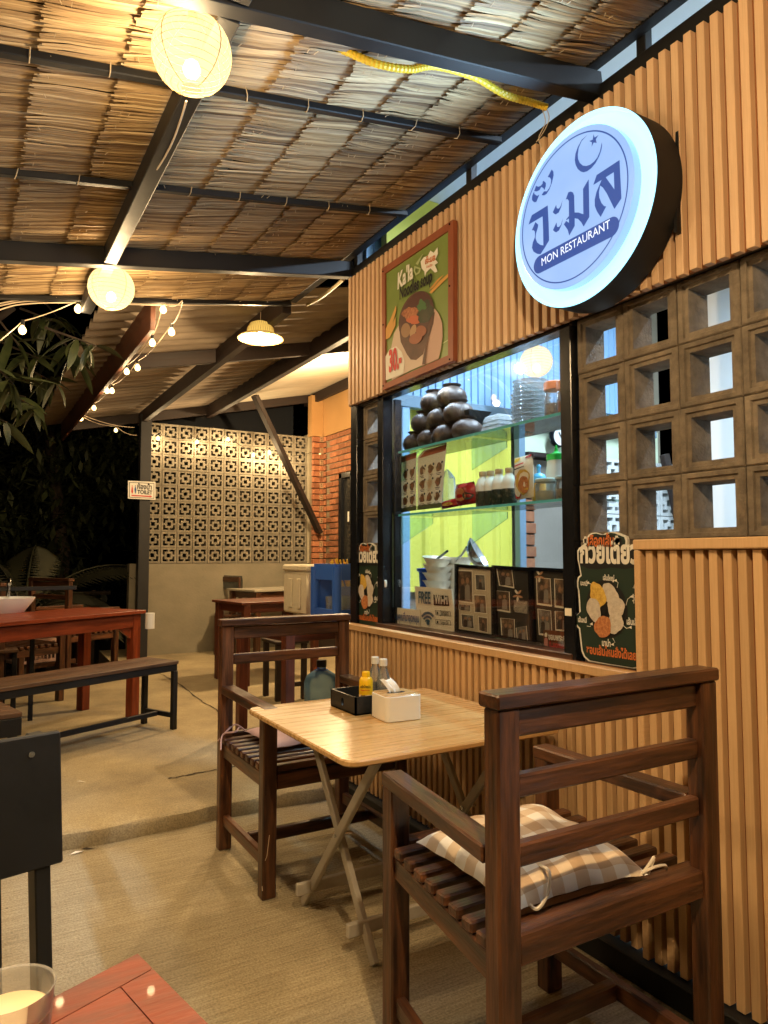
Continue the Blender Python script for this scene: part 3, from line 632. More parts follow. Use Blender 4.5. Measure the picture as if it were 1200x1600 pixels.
# photo frames
frames = [((710, 881, 770, 886), (710, 987, 772, 997), 'left photo frame with a cream page of pictures'), ((768, 883, 828, 887), (772, 996, 832, 1007), 'middle photo frame with dark page and taped snapshots'), ((826, 886, 889, 889), (832, 1006, 893, 1020), 'right photo frame with four tall snapshots')]
pics = [[((715, 892, 737, 893, 738, 941, 716, 938), 1), ((743, 898, 757, 899, 758, 922, 744, 921), 2), ((741, 930, 758, 931, 760, 958, 742, 956), 1), ((717, 944, 735, 946, 735, 955, 717, 952), 2), ((721, 960, 739, 962, 740, 982, 722, 978), 2), ((748, 964, 761, 966, 761, 988, 749, 985), 1)],
        [((777, 889, 799, 890, 802, 917, 781, 913), 1), ((774, 923, 795, 925, 796, 955, 774, 951), 1), ((783, 966, 803, 968, 804, 1000, 785, 995), 1), ((807, 981, 822, 978, 824, 1001, 809, 1003), 2)],
        [((839, 903, 859, 905, 861, 945, 840, 942), 1), ((867, 905, 888, 907, 889, 949, 868, 946), 1), ((841, 952, 860, 955, 862, 993, 843, 989), 2), ((868, 955, 889, 957, 890, 985, 869, 983), 1)]]
for k, (a, b, lab) in enumerate(frames):
    t = thing('photo_frame', lab+', standing inside the window', 'photo frame', AX((b[0]+b[2])/2, (b[1]+b[3])/2, 1.80), 'photo frames inside the window')
    X_ = 1.796
    o_ = [(a[0], a[1]), (a[2], a[3]), (b[2], b[3]), (b[0], b[1])]; cx = sum(p[0] for p in o_)/4; cy_ = sum(p[1] for p in o_)/4
    i_ = [(cx+(x-cx)*.87, cy_+(y-cy_)*.91) for x, y in o_]
    MB().poly(Q(o_), holes=[Q(i_)], thick=(.012, 0, 0)).build('frame', BLK, t)
    MB().poly(Q([(cx+(x-cx)*.9, cy_+(y-cy_)*.93) for x, y in o_], 1.803)).build('page', [mat('album_page_cream', (.58, .50, .38), .5), mat('album_page_black', (.03, .027, .024), .5), mat('album_page_brown', (.05, .04, .03), .5)][k], t)
    for pq, kind in pics[k]:
        pts = [(pq[i], pq[i+1]) for i in (0, 2, 4, 6)]; gx = sum(p[0] for p in pts)/4; gy = sum(p[1] for p in pts)/4
        MB().poly(Q([(gx+(x-gx)*1.13, gy+(y-gy)*1.10+(1 if k else 0)) for x, y in pts], 1.8015)).build('photo_border', PAPER, t)
        mb = MB(); mb.poly(Q(pts, 1.8005)); w0 = pts[1][0]-pts[0][0]; h0 = pts[2][1]-pts[1][1]; r = random.Random(pq[0])
        for j in range(2 if w0 > 14 else 1):
            fx = gx+(j-.5)*w0*.34*(w0 > 14); fy = gy-h0*.10+r.uniform(-2, 2)
            mb.poly(Q(ell((fx, fy-h0*.06), w0*.12, h0*.10, 12), 1.7990), 1)
            mb.poly(Q([(fx-w0*.2, gy+h0*.46), (fx-w0*.16, fy+h0*.12), (fx, fy+h0*.05), (fx+w0*.16, fy+h0*.12), (fx+w0*.2, gy+h0*.46)], 1.7995), 2+j)
        mb.build('photo', [PHOTO if kind == 1 else PHOTOG, mat('print_skin', (.36, .21, .13), .5), mat('print_dark_shirt', (.05, .035, .03), .5), mat('print_light_shirt', (.30, .27, .24), .5)], t)
    if k:
        X_ = 1.798; mb = MB(); fx, fy = ((809, 930), (843, 900))[k-1]
        for j in range(5): a_ = j*1.25+.4; mb.poly(Q(ell((fx+4*math.cos(a_), fy+6*math.sin(a_)), 4.2, 1.7, 10, a_), 1.7975-.0003*j), j % 2)
        mb.build('dried_flower', [mat('print_peach', (.55, .30, .17), .6), PAPER], t)
    if k == 1:
        for j in range(6): text('กาลครั้งหนึ่งที่ร้านของเรา'[j:j+18], AX(803, 941+j*3.0, 1.800), AX(824, 944+j*3.0, 1.800), PAPER, t, 1.0, 0)
t = thing('thank_you_plate', 'small brown printed plate with thai lettering before the right photo frame', 'sign', AX(872, 1015, 1.79))
X_ = 1.786
MB().poly(Q([(849, 984), (891, 988), (892, 1021), (849, 1014)]), thick=(.003, 0, 0)).build('plate', mat('plate_brown', (.20, .075, .03), .5, (.10, .035, .018), 10), t)
text('ขอบพระคุณ', AX(857, 999, X_-.001), AX(890, 1002.5, X_-.001), PRINTW, t, 1.35, .035)
text('ที่..อุดหนุนจ้า', AX(858, 1010, X_-.001), AX(889, 1014.5, X_-.001), PRED, t, 1.25, .03)
mb = MB(); mb.poly(Q(ell((853, 992), 2.3, 3.6, 12), X_-.001), 0); mb.poly(Q([(850, 1008), (850.5, 998), (853, 996), (855.5, 998), (856, 1010)], X_-.001), 1); mb.build('figure_print', [PAPER, mat('print_pink', (.6, .25, .22), .5)], t)

# ------------------------------------------------------------------ cut-out noodle boards
raw = [(150,420),(160,395),(185,370),(198,320),(215,280),(232,265),(250,262),(270,272),(290,284),(308,268),(330,258),(355,266),(378,282),(402,298),(408,330),(405,385),(440,380),(480,380),(510,402),(522,430),(512,470),(500,505),(496,560),(470,650),(440,735),(462,742),(485,745),(520,760),(541,790),(543,820),(540,850),(510,890),(478,890),(452,900),(455,935),(475,955),(498,990),(508,1030),(500,1070),(470,1092),(478,1140),(490,1210),(493,1290),(488,1350),(470,1400),(430,1415),(300,1394),(200,1375),(175,1340),(162,1290),(155,1180),(150,1095),(130,1060),(127,1025),(132,985),(155,950),(153,850),(150,765),(145,735),(145,690),(150,655),(165,635),(158,560),(150,490)]
A0 = AX(540+150/8.9, 820+1375/8.9, 1.735)
loc = [AX(540+x/8.9, 820+y/8.9, 1.735)-A0 for x, y in raw]
def noodle_board(label, org, sc):
    t = thing('noodle_board', label, 'sign board', org, 'cut-out noodle boards')
    def L_(x, y, off): v = AX(540+x/8.9, 820+y/8.9, 1.735)-A0; return org+Vector((-off, v.y*sc, v.z*sc))
    cx, cyy = 320, 830
    big = [L_(x+(9 if x > cx else -9), y+(8 if y > cyy else -8), .0) for x, y in raw]
    MB().poly(big, thick=(.010, 0, 0)).build('white_board', PRINTW, t)
    MB().poly([L_(x, y, .0012) for x, y in raw]).build('green_face', DKG, t)
    mb = MB()
    mb.poly([L_(x, y, .0016) for x, y in ((155, 420), (190, 380), (215, 300), (250, 275), (330, 275), (390, 310), (395, 395), (480, 395), (505, 430), (495, 520), (460, 560), (400, 572), (330, 560), (260, 575), (200, 570), (160, 540))], 0)
    mb.poly([L_(x, y, .0018) for x, y in ell((300, 920), 112, 252, 40, -.04)], 0)
    mb.build('dark_print', PBLK, t)
    mb = MB()
    mb.poly([L_(x, y, .0040) for x, y in blob((255, 800), 42, 110, 30, .12, -.12, 1)], 0)
    mb.poly([L_(x, y, .0034) for x, y in blob((322, 790), 42, 95, 30, .10, -.2, 2)], 1)
    mb.poly([L_(x, y, .0046) for x, y in blob((352, 900), 46, 100, 30, .12, .0, 3)], 1)
    mb.poly([L_(x, y, .0052) for x, y in blob((348, 1040), 42, 95, 30, .12, .1, 4)], 1)
    mb.poly([L_(x, y, .0058) for x, y in blob((234, 930), 38, 105, 30, .10, -.1, 5)], 1)
    mb.poly([L_(x, y, .0064) for x, y in blob((282, 1075), 46, 95, 30, .10, .05, 6)], 2)
    mb.poly([L_(x, y, .0070) for x, y in blob((290, 938), 12, 26, 12, .2, 0, 7)], 3)
    mb.build('noodle_picture', [NOODY, NOODW, NOODO, PBLK], t)
    def tx(s, x0, y0, x1, y1, m, hs, b): text(s, L_(x0, y0, .0030), L_(x1, y1, .0030), m, t, hs, b)
    tx('เลือกเส้น', 205, 372, 348, 378, PORG, 1.55, .03)
    tx('ก๋วยเตี๋ยว', 160, 512, 478, 520, PRINTW, 1.45, .045)
    tx('เส้นใหญ่', 285, 668, 345, 676, PRINTW, 1.5, .03); tx('บะหมี่', 160, 716, 198, 722, PRINTW, 1.5, .03)
    tx('วุ้นเส้น', 440, 846, 500, 852, PRINTW, 1.5, .03); tx('เส้นหมี่', 142, 1040, 190, 1046, PRINTW, 1.5, .03)
    tx('เส้นเล็ก', 408, 1046, 474, 1054, PRINTW, 1.5, .03); tx('มาม่า', 272, 1240, 318, 1246, PRINTW, 1.5, .03)
    tx('ชอบเส้นไหนสั่งได้เลย', 186, 1312, 455, 1350, PORG, 1.5, .03)
    mb = MB()
    for pts in ([(228, 735), (215, 702), (200, 695)], [(360, 735), (366, 690), (352, 672)], [(405, 885), (415, 830), (435, 808)], [(190, 1075), (210, 1078), (215, 1055)], [(390, 1060), (405, 1082), (425, 1072)], [(330, 1170), (342, 1205), (328, 1225)]):
        mb.tube([L_(x, y, .0030) for x, y in pts], .0009, 4); p = pts[-1]
        mb.poly([L_(p[0]-9, p[1]+2, .0036), L_(p[0]+7, p[1]-14, .0036), L_(p[0]+9, p[1]+12, .0036)])
    mb.build('arrow', PRINTW, t)
    return t
noodle_board('small cut-out noodle board at the left end of the panel, beside the blue rack', A0, 1.0)
B0 = AX(905.5, 1030, 1.735); B1 = AX(905.5, 845, 1.735)
noodle_board('large cut-out noodle board on the blocks between the window and tall panel', AX(908, 1031, 1.735), (AX(921, 838, 1.735).z-AX(908, 1031, 1.735).z)/(loc[8].z-0))

# ================================================================== FRAMED NOODLE SOUP POSTER
t = thing('noodle_poster', 'framed green noodle soup poster on the slat cladding, left of the round sign', 'poster', AX(650, 600, 1.67))
X_ = 1.664
def PZ(x, y): return (590+x/5.818, 340+y/5.818)
oc = [PZ(38, 465), PZ(686, 15), PZ(686, 1300), PZ(45, 1570)]; ic = [PZ(66, 508), PZ(640, 118), PZ(640, 1250), PZ(70, 1508)]
O = [AX(*p, 1.66) for p in oc]; I = [AX(*p, 1.66) for p in ic]
for a, b in ((0, 1), (1, 2), (2, 3), (3, 0)):
    MB().poly([O[a], O[b], I[b], I[a]], thick=(.022, 0, 0)).build('frame_rail', mat('poster_frame_wood', (.33, .10, .045), .5, (.22, .06, .03), 5, (20, 1, 1), .2), t, bevel=.002)
mb = MB(); mb.poly([p+Vector((.008, 0, 0)) for p in I], 0)
def pp(pts, mi, k, h=None): mb.poly([AX(*PZ(x, y), X_-.0006*k) for x, y in pts], mi, holes=[[AX(*PZ(x, y), X_-.0006*k) for x, y in h]] if h else None)
pp([(130, 1508-30), (100, 1300), (150, 1050), (240, 900), (520, 830), (570, 900), (590, 1060), (570, 1200), (552, 1280), (400, 1345), (300, 1390)], 1, 1)
pp([(520, 830), (560, 880), (588, 960), (592, 1080), (575, 1200), (555, 1282), (400, 1350), (420, 1150), (480, 1050)], 2, 2)
pp([(190, 950), (300, 880), (520, 860), (508, 960), (480, 1050), (440, 1140), (415, 1240), (350, 1295), (300, 1290), (265, 1240), (210, 1130)], 3, 3)
pp(ell((352, 905), 150, 245, 44, .30), 3, 4); pp(ell((352, 895), 132, 222, 44, .30), 4, 5)
pp(blob((430, 860), 70, 110, 26, .2, .3, 3), 5, 6); pp(blob((400, 800), 40, 50, 20, .4, .3, 8), 6, 7); pp(blob((300, 880), 70, 70, 30, .25, 0, 5), 7, 7); pp(blob((325, 930), 55, 40, 24, .3, 0, 6), 8, 8)
pp(ell((255, 1025), 42, 66, 24, .1), 9, 8); pp(ell((322, 1030), 26, 60, 20, .3), 10, 9); pp(ell((395, 1030), 48, 50, 24, .2), 11, 8); pp(ell((345, 1100), 62, 46, 24, -.5), 11, 10)
pp([(75, 1480), (72, 1260), (110, 1195), (170, 1170), (220, 1220), (245, 1310), (235, 1420)], 12, 5)
pp([(72, 1110), (72, 1010), (110, 940), (165, 800), (172, 840), (135, 960), (165, 900), (162, 980), (110, 1090)], 13, 2)
pp([(470, 680), (560, 580), (640, 510), (640, 540), (570, 610), (490, 690)], 13, 2); pp([(470, 655), (545, 560), (600, 520), (560, 570), (500, 640)], 13, 2)
pp([(405, 1335), (440, 1120), (460, 1060), (470, 1060), (450, 1150), (430, 1330)], 14, 9)
pp([(390, 400), (420, 360), (455, 350), (480, 300), (510, 320), (545, 270), (548, 330), (525, 380), (550, 410), (520, 430), (545, 490), (520, 500), (480, 460), (440, 500), (430, 540), (425, 490), (400, 460)], 12, 3)
pp([(325, 480), (335, 440), (395, 460), (380, 505), (345, 525)], 15, 3, [(340, 485), (345, 460), (380, 470), (370, 495), (350, 508)])
pp([(345, 420), (405, 335), (415, 330), (365, 430)], 15, 3); pp([(590, 1140), (640, 1110), (640, 1116), (592, 1148)], 15, 3)
mb.build('printed_sheet', [PGRN, STEAM, mat('print_rosy', (.52, .34, .28), .5), PBOWL, mat('print_broth', (.075, .022, .018), .4), mat('print_herb', (.02, .04, .02), .5, (.06, .05, .03), 40), mat('print_bright_herb', (.05, .14, .04), .5), mat('print_crispy', (.52, .22, .10), .6, (.22, .06, .03), 90), mat('print_red_food', (.5, .12, .05), .5), mat('print_tan_ball', (.30, .17, .09), .5), mat('print_pale_ball', (.42, .26, .14), .5), mat('print_sausage', (.30, .10, .05), .5), PRINTW, mat('print_amber', (.62, .33, .08), .5), PBOWL, mat('print_pale_green', (.42, .5, .25), .5)], t)
text("Ka'la", AX(*PZ(182, 650), X_-.004), AX(*PZ(322, 545), X_-.004), PRINTW, t, 1.5, .03, upv=(0, -.05, 1))
text("Noodles soup", AX(*PZ(200, 742), X_-.004), AX(*PZ(496, 578), X_-.004), PBLK, t, 1.7, .03, upv=(0, -.05, 1))
text("30.-", AX(*PZ(103, 1400), X_-.006), AX(*PZ(218, 1355), X_-.006), PRED, t, 1.9, .045, upv=(0, 0, 1))
text("เจ๊ะมล", AX(*PZ(432, 425), X_-.004), AX(*PZ(522, 385), X_-.004), PORG, t, 1.1, .03, upv=(0, 0, 1)); text("ก๋วยเตี๋ยว", AX(*PZ(445, 460), X_-.004), AX(*PZ(500, 438), X_-.004), PORG, t, 1.1, .02, upv=(0, 0, 1))
for x, y in ((655, 60), (655, 622), (655, 1288), (52, 975), (50, 490), (52, 1530)):
    MB().lathe([(.004, 0), (.004, .002)], AX(*PZ(x, y), 1.659), 8, M=Matrix.Rotation(-PI/2, 4, 'Y')).build('screw', BLK, t)

# ================================================================== ROUND LIT SIGN
CS = Vector((1.58, 1.521, 2.256)); RR = .288
t = thing('round_sign', 'round glowing blue-white restaurant sign on the slat cladding', 'sign', CS)
MY = Matrix.Rotation(-PI/2, 4, 'Y')
def SC_(x, r0, r1, x1, name, m, n=96, cap=(True, True), smooth=40):
    MB().lathe([(r0, x), (r1, x1)], CS, n, M=MY, caps=cap).build(name, m, t, smooth=smooth)
# drum (x offsets are along -x)
MB().lathe([(RR*.985, -.104), (RR*1.005, -.104), (RR*1.005, -.012), (RR*1.0, .000), (RR*.985, .000), (RR*.985, -.03)], CS, 96, M=MY, caps=(True, False)).build('drum', STEEL, t, smooth=40)
MB().lathe([(RR*1.002, .001), (RR*.978, .001), (RR*.978, -.016), (.20, -.018)], CS, 96, M=MY, caps=(False, True)).build('glow_ring', emit('sign_ring_glow', (.24, .70, .95), 1.2), t, smooth=40)
CD = Vector((1.545, 1.517, 2.251)); RD = .236
FACE = bpy.data.materials.new('sign_face'); FACE.use_nodes = True
_t = FACE.node_tree; _b = _t.nodes['Principled BSDF']; _b.inputs['Base Color'].default_value = (.05, .055, .07, 1); _b.inputs['Roughness'].default_value = .35
_tc = _n(_t, 'ShaderNodeTexCoord'); _no = _n(_t, 'ShaderNodeTexNoise', Scale=4.0, Detail=3); _t.links.new(_tc.outputs['Object'], _no.inputs['Vector'])
_r = _n(_t, 'ShaderNodeValToRGB'); _r.color_ramp.elements[0].color = (.30, .52, .97, 1); _r.color_ramp.elements[1].color = (.38, .60, 1, 1); _r.color_ramp.elements[0].position = .35; _r.color_ramp.elements[1].position = .65
_t.links.new(_no.outputs[0], _r.inputs[0]); _t.links.new(_r.outputs[0], _b.inputs['Emission Color']); _b.inputs['Emission Strength'].default_value = .45
MB().lathe([(RD*.9, -.033), (RD, -.030), (RD, -.002), (RD-.003, .0)], CD, 96, M=MY).build('face_disc', FACE, t, smooth=30)
SB = mat('sign_blue', (.01, .02, .06), .4, emis=(.045, .13, .55), es=.28)
ld = bpy.data.lights.new('sign_light', 'AREA'); ld.shape = 'DISK'; ld.size = .56; ld.energy = 8; ld.color = (.45, .72, 1)
put(bpy.data.objects.new('sign_light', ld), Matrix.Translation((1.535, 1.521, 2.256)) @ Matrix.Rotation(PI/2, 4, 'Y'), t)
XF = 1.5435
ring_o = [CD+Vector((-.002, RD*.925*math.cos(a), RD*.925*math.sin(a))) for a in [2*PI*i/96 for i in range(96)]]
ring_i = [CD+Vector((-.002, RD*.908*math.cos(a), RD*.908*math.sin(a))) for a in [2*PI*i/96 for i in range(96)]]
MB().poly(ring_o, holes=[ring_i]).build('thin_ring', SB, t)
def r1(pts): return [AX(820+x/10, 250+y/10, XF) for x, y in pts]
def r2(pts): return [AX(860+x/10, 240+y/10, XF) for x, y in pts]
def r5(pts): return [AX(880+x/15, 190+y/15, XF) for x, y in pts]
glyphs = [
 r1([(358,708),(235,785),(110,862),(82,935),(58,1010),(168,945),(278,880),(286,1100),(290,1335),(240,1325),(190,1285),(168,1220),(175,1150),(205,1050),(210,1010),(165,970),(140,1030),(110,1098),(140,1098),(158,1120),(160,1200),(125,1290),(112,1370),(135,1430),(190,1465),(245,1472),(315,1365),(380,1255),(372,980)]),
 r1([(420,148),(447,180),(450,240),(425,350),(385,460),(340,530),(300,553),(262,548),(300,490),(345,488),(380,440),(405,380),(412,310),(395,275),(358,265)]),
 r1([(295,325),(330,360),(328,410),(305,470),(290,440),(258,420),(230,470),(190,490),(145,488),(175,402),(210,418),(245,405),(278,370),(280,335)]),
 r1([(145,492),(150,530),(190,560),(228,540),(180,655),(145,660),(112,625),(115,560)]),
 r1([(490,700),(437,815),(460,840),(485,850),(530,820),(570,730),(590,620),(560,720),(530,760),(500,755)]),
 r1([(495,975),(440,1095),(465,1120),(490,1130),(535,1100),(575,1010),(597,905),(565,1010),(535,1045),(505,1045)]),
 r2([(280,605),(320,592),(355,610),(372,660),(378,920),(440,920),(515,948),(512,750),(510,550),(598,400),(604,700),(608,990),(520,1140),(480,1070),(430,1020),(380,1010),(380,1130),(295,1280),(270,1190),(210,1105),(246,1052),(290,1082),(290,1014),(254,1038),(245,1028),(290,975),(288,740),(270,712),(240,715)]),
 r2([(1080,100),(722,335),(670,490),(800,410),(775,470),(720,600),(692,720),(695,820),(725,900),(785,990),(872,825),(840,820),(800,775),(765,690),(758,600),(777,500),(820,530),(880,620),(1000,865),(1110,700)]),
 r5([(565,312),(430,430),(340,600),(285,760),(272,900),(290,1010),(340,1110),(410,1170),(480,1188),(560,1165),(660,1090),(760,970),(840,820),(890,680),(912,560),(905,480),(890,560),(860,700),(800,840),(720,940),(630,1010),(540,1040),(460,1030),(390,970),(350,880),(342,780),(362,620),(430,460)]),
 r5([(712,295),(735,375),(825,315),(765,415),(785,500),(715,490),(665,590),(675,485),(610,455),(690,425)])]
for i, g in enumerate(glyphs):
    MB().poly(g, holes=[r2([(865,370),(990,290),(1000,560)])] if i == 7 else None).build('crescent' if i == 8 else 'star' if i == 9 else 'glyph', SB, t)
pa, pb = AX(843.5, 413, XF), AX(955, 355, XF); rp = .0285; ax = (pb-pa).normalized(); an = Vector((-1, 0, 0)).cross(ax)
cap = [pb+(ax*math.cos(a)+an*math.sin(a))*rp for a in [(-PI/2)+PI*i/14 for i in range(15)]]+[pa+(ax*math.cos(a)+an*math.sin(a))*rp for a in [(PI/2)+PI*i/14 for i in range(15)]]
MB().poly(cap).build('pill_bar', SB, t)
SW = emit('sign_white', (.62, .74, 1.0), .55)
text('MON RESTAURANT', AX(846.5, 415.6, XF-.0012), AX(953.5, 355.8, XF-.0012), SW, t, 1.15, 0.0, off=.0)
for y in (1.25, 1.80): MB().bar((1.68, y, 2.1), (1.70, y, 2.4), .01, .02).build('bracket', STEEL, t)

# ================================================================== NEAR CANOPY: steel frame and thatch
def zr(x): return 2.80+.16*(x-1.75)
can = thing('thatched_canopy', 'black steel canopy frame with a palm thatch roof over the tables', 'canopy', (.5, 2, 2.5))
for y in (1.60, 3.35, -.15):
    bar('cross_beam', (-1.9, y, zr(-1.9)-.045), (1.76, y, zr(1.76)-.045), .05, .085, STEEL, can)
bar('middle_beam', (.515, -.6, zr(.515)-.045), (.515, 1.57, zr(.515)-.045), .055, .08, STEEL, can)
bar('middle_beam', (.515, 1.63, zr(.515)-.045), (.515, 3.32, zr(.515)-.045), .055, .08, STEEL, can)
bar('middle_beam', (.515, 3.38, zr(.515)-.045), (.515, 4.08, zr(.515)-.045), .055, .08, STEEL, can)
bar('wall_beam', (1.73, -.6, 2.835), (1.73, 4.1, 2.835), .045, .055, STEEL, can)
bar('eave_beam', (1.772, -.6, 2.695), (1.772, 3.32, 2.695), .05, .12, STEEL, can)
for y in (.45, 1.42, 2.30, 3.30): bar('stub_post', (1.772, y, 2.757), (1.772, y, 2.95), .035, .035, STEEL, can)
for y in (-.45, .35, 1.22, 2.03, 2.70, 4.06):
    bar('purlin', (-1.9, y, zr(-1.9)-.012), (1.70, y, zr(1.70)-.012), .028, .024, STEEL, can)
THATCH = bpy.data.materials.new('dry_palm_thatch'); THATCH.use_nodes = True
_t = THATCH.node_tree; _b = _t.nodes['Principled BSDF']; _b.inputs['Roughness'].default_value = .62; _L = _t.links.new
_at = _n(_t, 'ShaderNodeAttribute'); _at.attribute_name = 'tint'; _r = _n(_t, 'ShaderNodeValToRGB')
_r.color_ramp.elements[0].color = (.17, .10, .045, 1); _r.color_ramp.elements[1].color = (.66, .50, .28, 1); _e = _r.color_ramp.elements.new(.45); _e.color = (.42, .29, .145, 1)
_L(_at.outputs['Fac'], _r.inputs[0])
_tc = _n(_t, 'ShaderNodeTexCoord'); _mp = _n(_t, 'ShaderNodeMapping'); _mp.inputs['Scale'].default_value = (4, 160, 1); _no = _n(_t, 'ShaderNodeTexNoise', Scale=2, Detail=5)
_L(_tc.outputs['Object'], _mp.inputs[0]); _L(_mp.outputs[0], _no.inputs['Vector']); _mx = _n(_t, 'ShaderNodeMix', data_type='RGBA', blend_type='MULTIPLY'); _mx.inputs[0].default_value = .6
_r2 = _n(_t, 'ShaderNodeValToRGB'); _r2.color_ramp.elements[0].position = .3; _r2.color_ramp.elements[0].color = (.45, .4, .36, 1); _r2.color_ramp.elements[1].position = .62; _L(_no.outputs[0], _r2.inputs[0])
_L(_r.outputs[0], _mx.inputs[6]); _L(_r2.outputs[0], _mx.inputs[7]); _L(_mx.outputs[2], _b.inputs['Base Color'])
def smooth_noise(seed):
    r = random.Random(seed); ph = [(r.uniform(0, 6.28), r.uniform(.6, 1.3)) for _ in range(4)]
    return lambda y: sum(math.sin(y*f*k*2.2+p)/(k**.7) for k, (p, f) in enumerate(ph, 1))/2.2
ties = MB()
def thatch_strip(xa, xb, seed):
    r = random.Random(seed); mb = MB(); tint = []; na, nb, nc = smooth_noise(seed), smooth_noise(seed+50), smooth_noise(seed+90)
    y = -.55; lo = .020
    base = .42+r.uniform(-.07, .07)
    while y < 4.075:
        wd = r.choice((.006, .008, .010, .012, .014))*r.uniform(.8, 1.2); tt = min(1, max(0, base+.12*nc(y*2)+r.gauss(0, .24)))
        sk = .026*na(y*1.3)+r.uniform(-.005, .005); dz = .004*nb(y*3)+r.uniform(-.0018, .0018); x0 = xa+.006*nb(y*5)+r.uniform(-.005, .010); x1 = xb+.05
        vs = []; K = 4
        for k in range(K+1):
            u = k/K; x = x0+(x1-x0)*u; zz = zr(x)+.022-lo*(1-u)-.006*math.sin(u*PI)*(.5+.5*nb(y*2))+dz*(1-u)
            if u == 0: zz += r.uniform(-.006, .003)
            yy = y+sk*u+.003*math.sin(u*7+y*30); ww = wd*(.55+.75*min(1, u*2.2+.25))
            vs += [(x, yy-ww/2, zz+.002), (x, yy, zz-.003*(.4+u)), (x, yy+ww/2, zz+.002)]
        fs = []
        for k in range(K): a = k*3; fs += [(a, a+1, a+4, a+3), (a+1, a+2, a+5, a+4)]
        mb.add(vs, fs); tint += [tt]*len(fs); y += wd*r.uniform(.72, 1.04)
    me = bpy.data.meshes.new('thatch_strip'); me.from_pydata([tuple(v) for v in mb.v], [], mb.f); me.materials.append(THATCH)
    at = me.attributes.new('tint', 'FLOAT', 'FACE'); at.data.foreach_set('value', tint); me.update()
    put(bpy.data.objects.new('thatch_strip', me), T(0, 0, 0), can)
    yy = -.5
    while yy < 4.05:
        for xx in (xa+.035, xa+.060 if int(yy*7) % 3 == 0 else -9):
            if xx > -8 and r.random() < .8:
                z = zr(xx)+.001-.010; a = r.uniform(-.5, .5); l = r.uniform(.005, .009)
                ties.bar((xx-l*math.sin(a), yy-l*math.cos(a), z-.002), (xx+l*math.sin(a), yy+l*math.cos(a), z-.005), .0018, .0018)
        yy += r.uniform(.06, .10)
x = 1.66-.165; k = 0
while x > -2.0:
    wv = .168+.045*min(1, k/4); thatch_strip(x, x+wv, 100+k); x -= wv; k += 1
tag(ties.build('stitch_ties', STRAW_TIE, can), kind='stuff')
MB().poly([(-2.1, -.6, zr(-2.1)+.05), (1.70, -.6, zr(1.70)+.05), (1.70, 4.09, zr(1.70)+.05), (-2.1, 4.09, zr(-2.1)+.05)], thick=(0, 0, .03)).build('roof_cover', mat('dark_thatch_top', (.05, .032, .018), .95, (.02, .014, .01), 12), can)
# loops of wire tying the thatch to the purlins
mb = MB()
for y in (2.03, 2.70):
    for xx in [1.5-.2*i for i in range(16)]:
        z = zr(xx)-.012; a = random.uniform(-.012, .012)
        mb.tube([(xx+a, y-.02, z+.012), (xx+a*.5, y-.019, z-.012), (xx, y, z-.019), (xx, y+.019, z-.008), (xx-a, y+.022, z+.014)], .0018, 4)
tag(mb.build('tie_wire', STRAW_TIE, can), kind='stuff')
# torn black rag and yellow conduit on the near beam
tag(MB().lathe([(.012, -.10), (.045, -.06), (.05, -.01), (.03, .03), (.012, .07)], AY(705, 30, 1.64), 9).build('black_rag', BLKM), 'bunched black rag stuffed between the near beam and the thatch', 'rag')
pts = [AY(490, 58, 1.80), AY(540, 80, 1.78), AY(590, 100, 1.74), AY(640, 108, 1.72), AY(680, 103, 1.70), AY(740, 120, 1.72), AY(790, 148, 1.74), AY(830, 160, 1.72), AY(855, 168, 1.70)]
def spline(P, n=8):
    out = []
    for i in range(len(P)-1):
        p0 = P[max(i-1, 0)]; p1 = P[i]; p2 = P[i+1]; p3 = P[min(i+2, len(P)-1)]
        for j in range(n):
            s_ = j/n; out.append(.5*((2*p1)+(p2-p0)*s_+(2*p0-5*p1+4*p2-p3)*s_*s_+(-p0+3*p1-3*p2+p3)*s_**3))
    return out+[P[-1]]
sp = spline([Vector(p) for p in pts], 16)
t = thing('yellow_conduit', 'yellow corrugated cable conduit slung along the near beam by the sign', 'conduit', sp[-1])
MB().tube(sp, [.0105+.0016*(i % 2) for i in range(len(sp))], 10).build('hose', CONDUIT, t)
sp2 = spline([AX(848, 172, 1.62), AX(852, 192, 1.60), AX(842, 215, 1.60), AX(846, 232, 1.62)], 6); MB().tube(sp2, .0014, 5).build('wire', CABLE, t)
sp2 = spline([AX(853, 168, 1.64), AX(858, 185, 1.62), AX(850, 205, 1.62), AX(838, 222, 1.62)], 6); MB().tube(sp2, .0014, 5).build('wire', CABLE, t)
sp = spline([AY(536, 437, 3.6), AY(505, 462, 4.0), AY(480, 476, 4.2)], 16)
tag(MB().tube(sp, .010, 8).build('pale_conduit', mat('pale_conduit_plastic', (.5, .4, .22), .5)), 'pale bent conduit under the far roof by the slat corner', 'conduit')

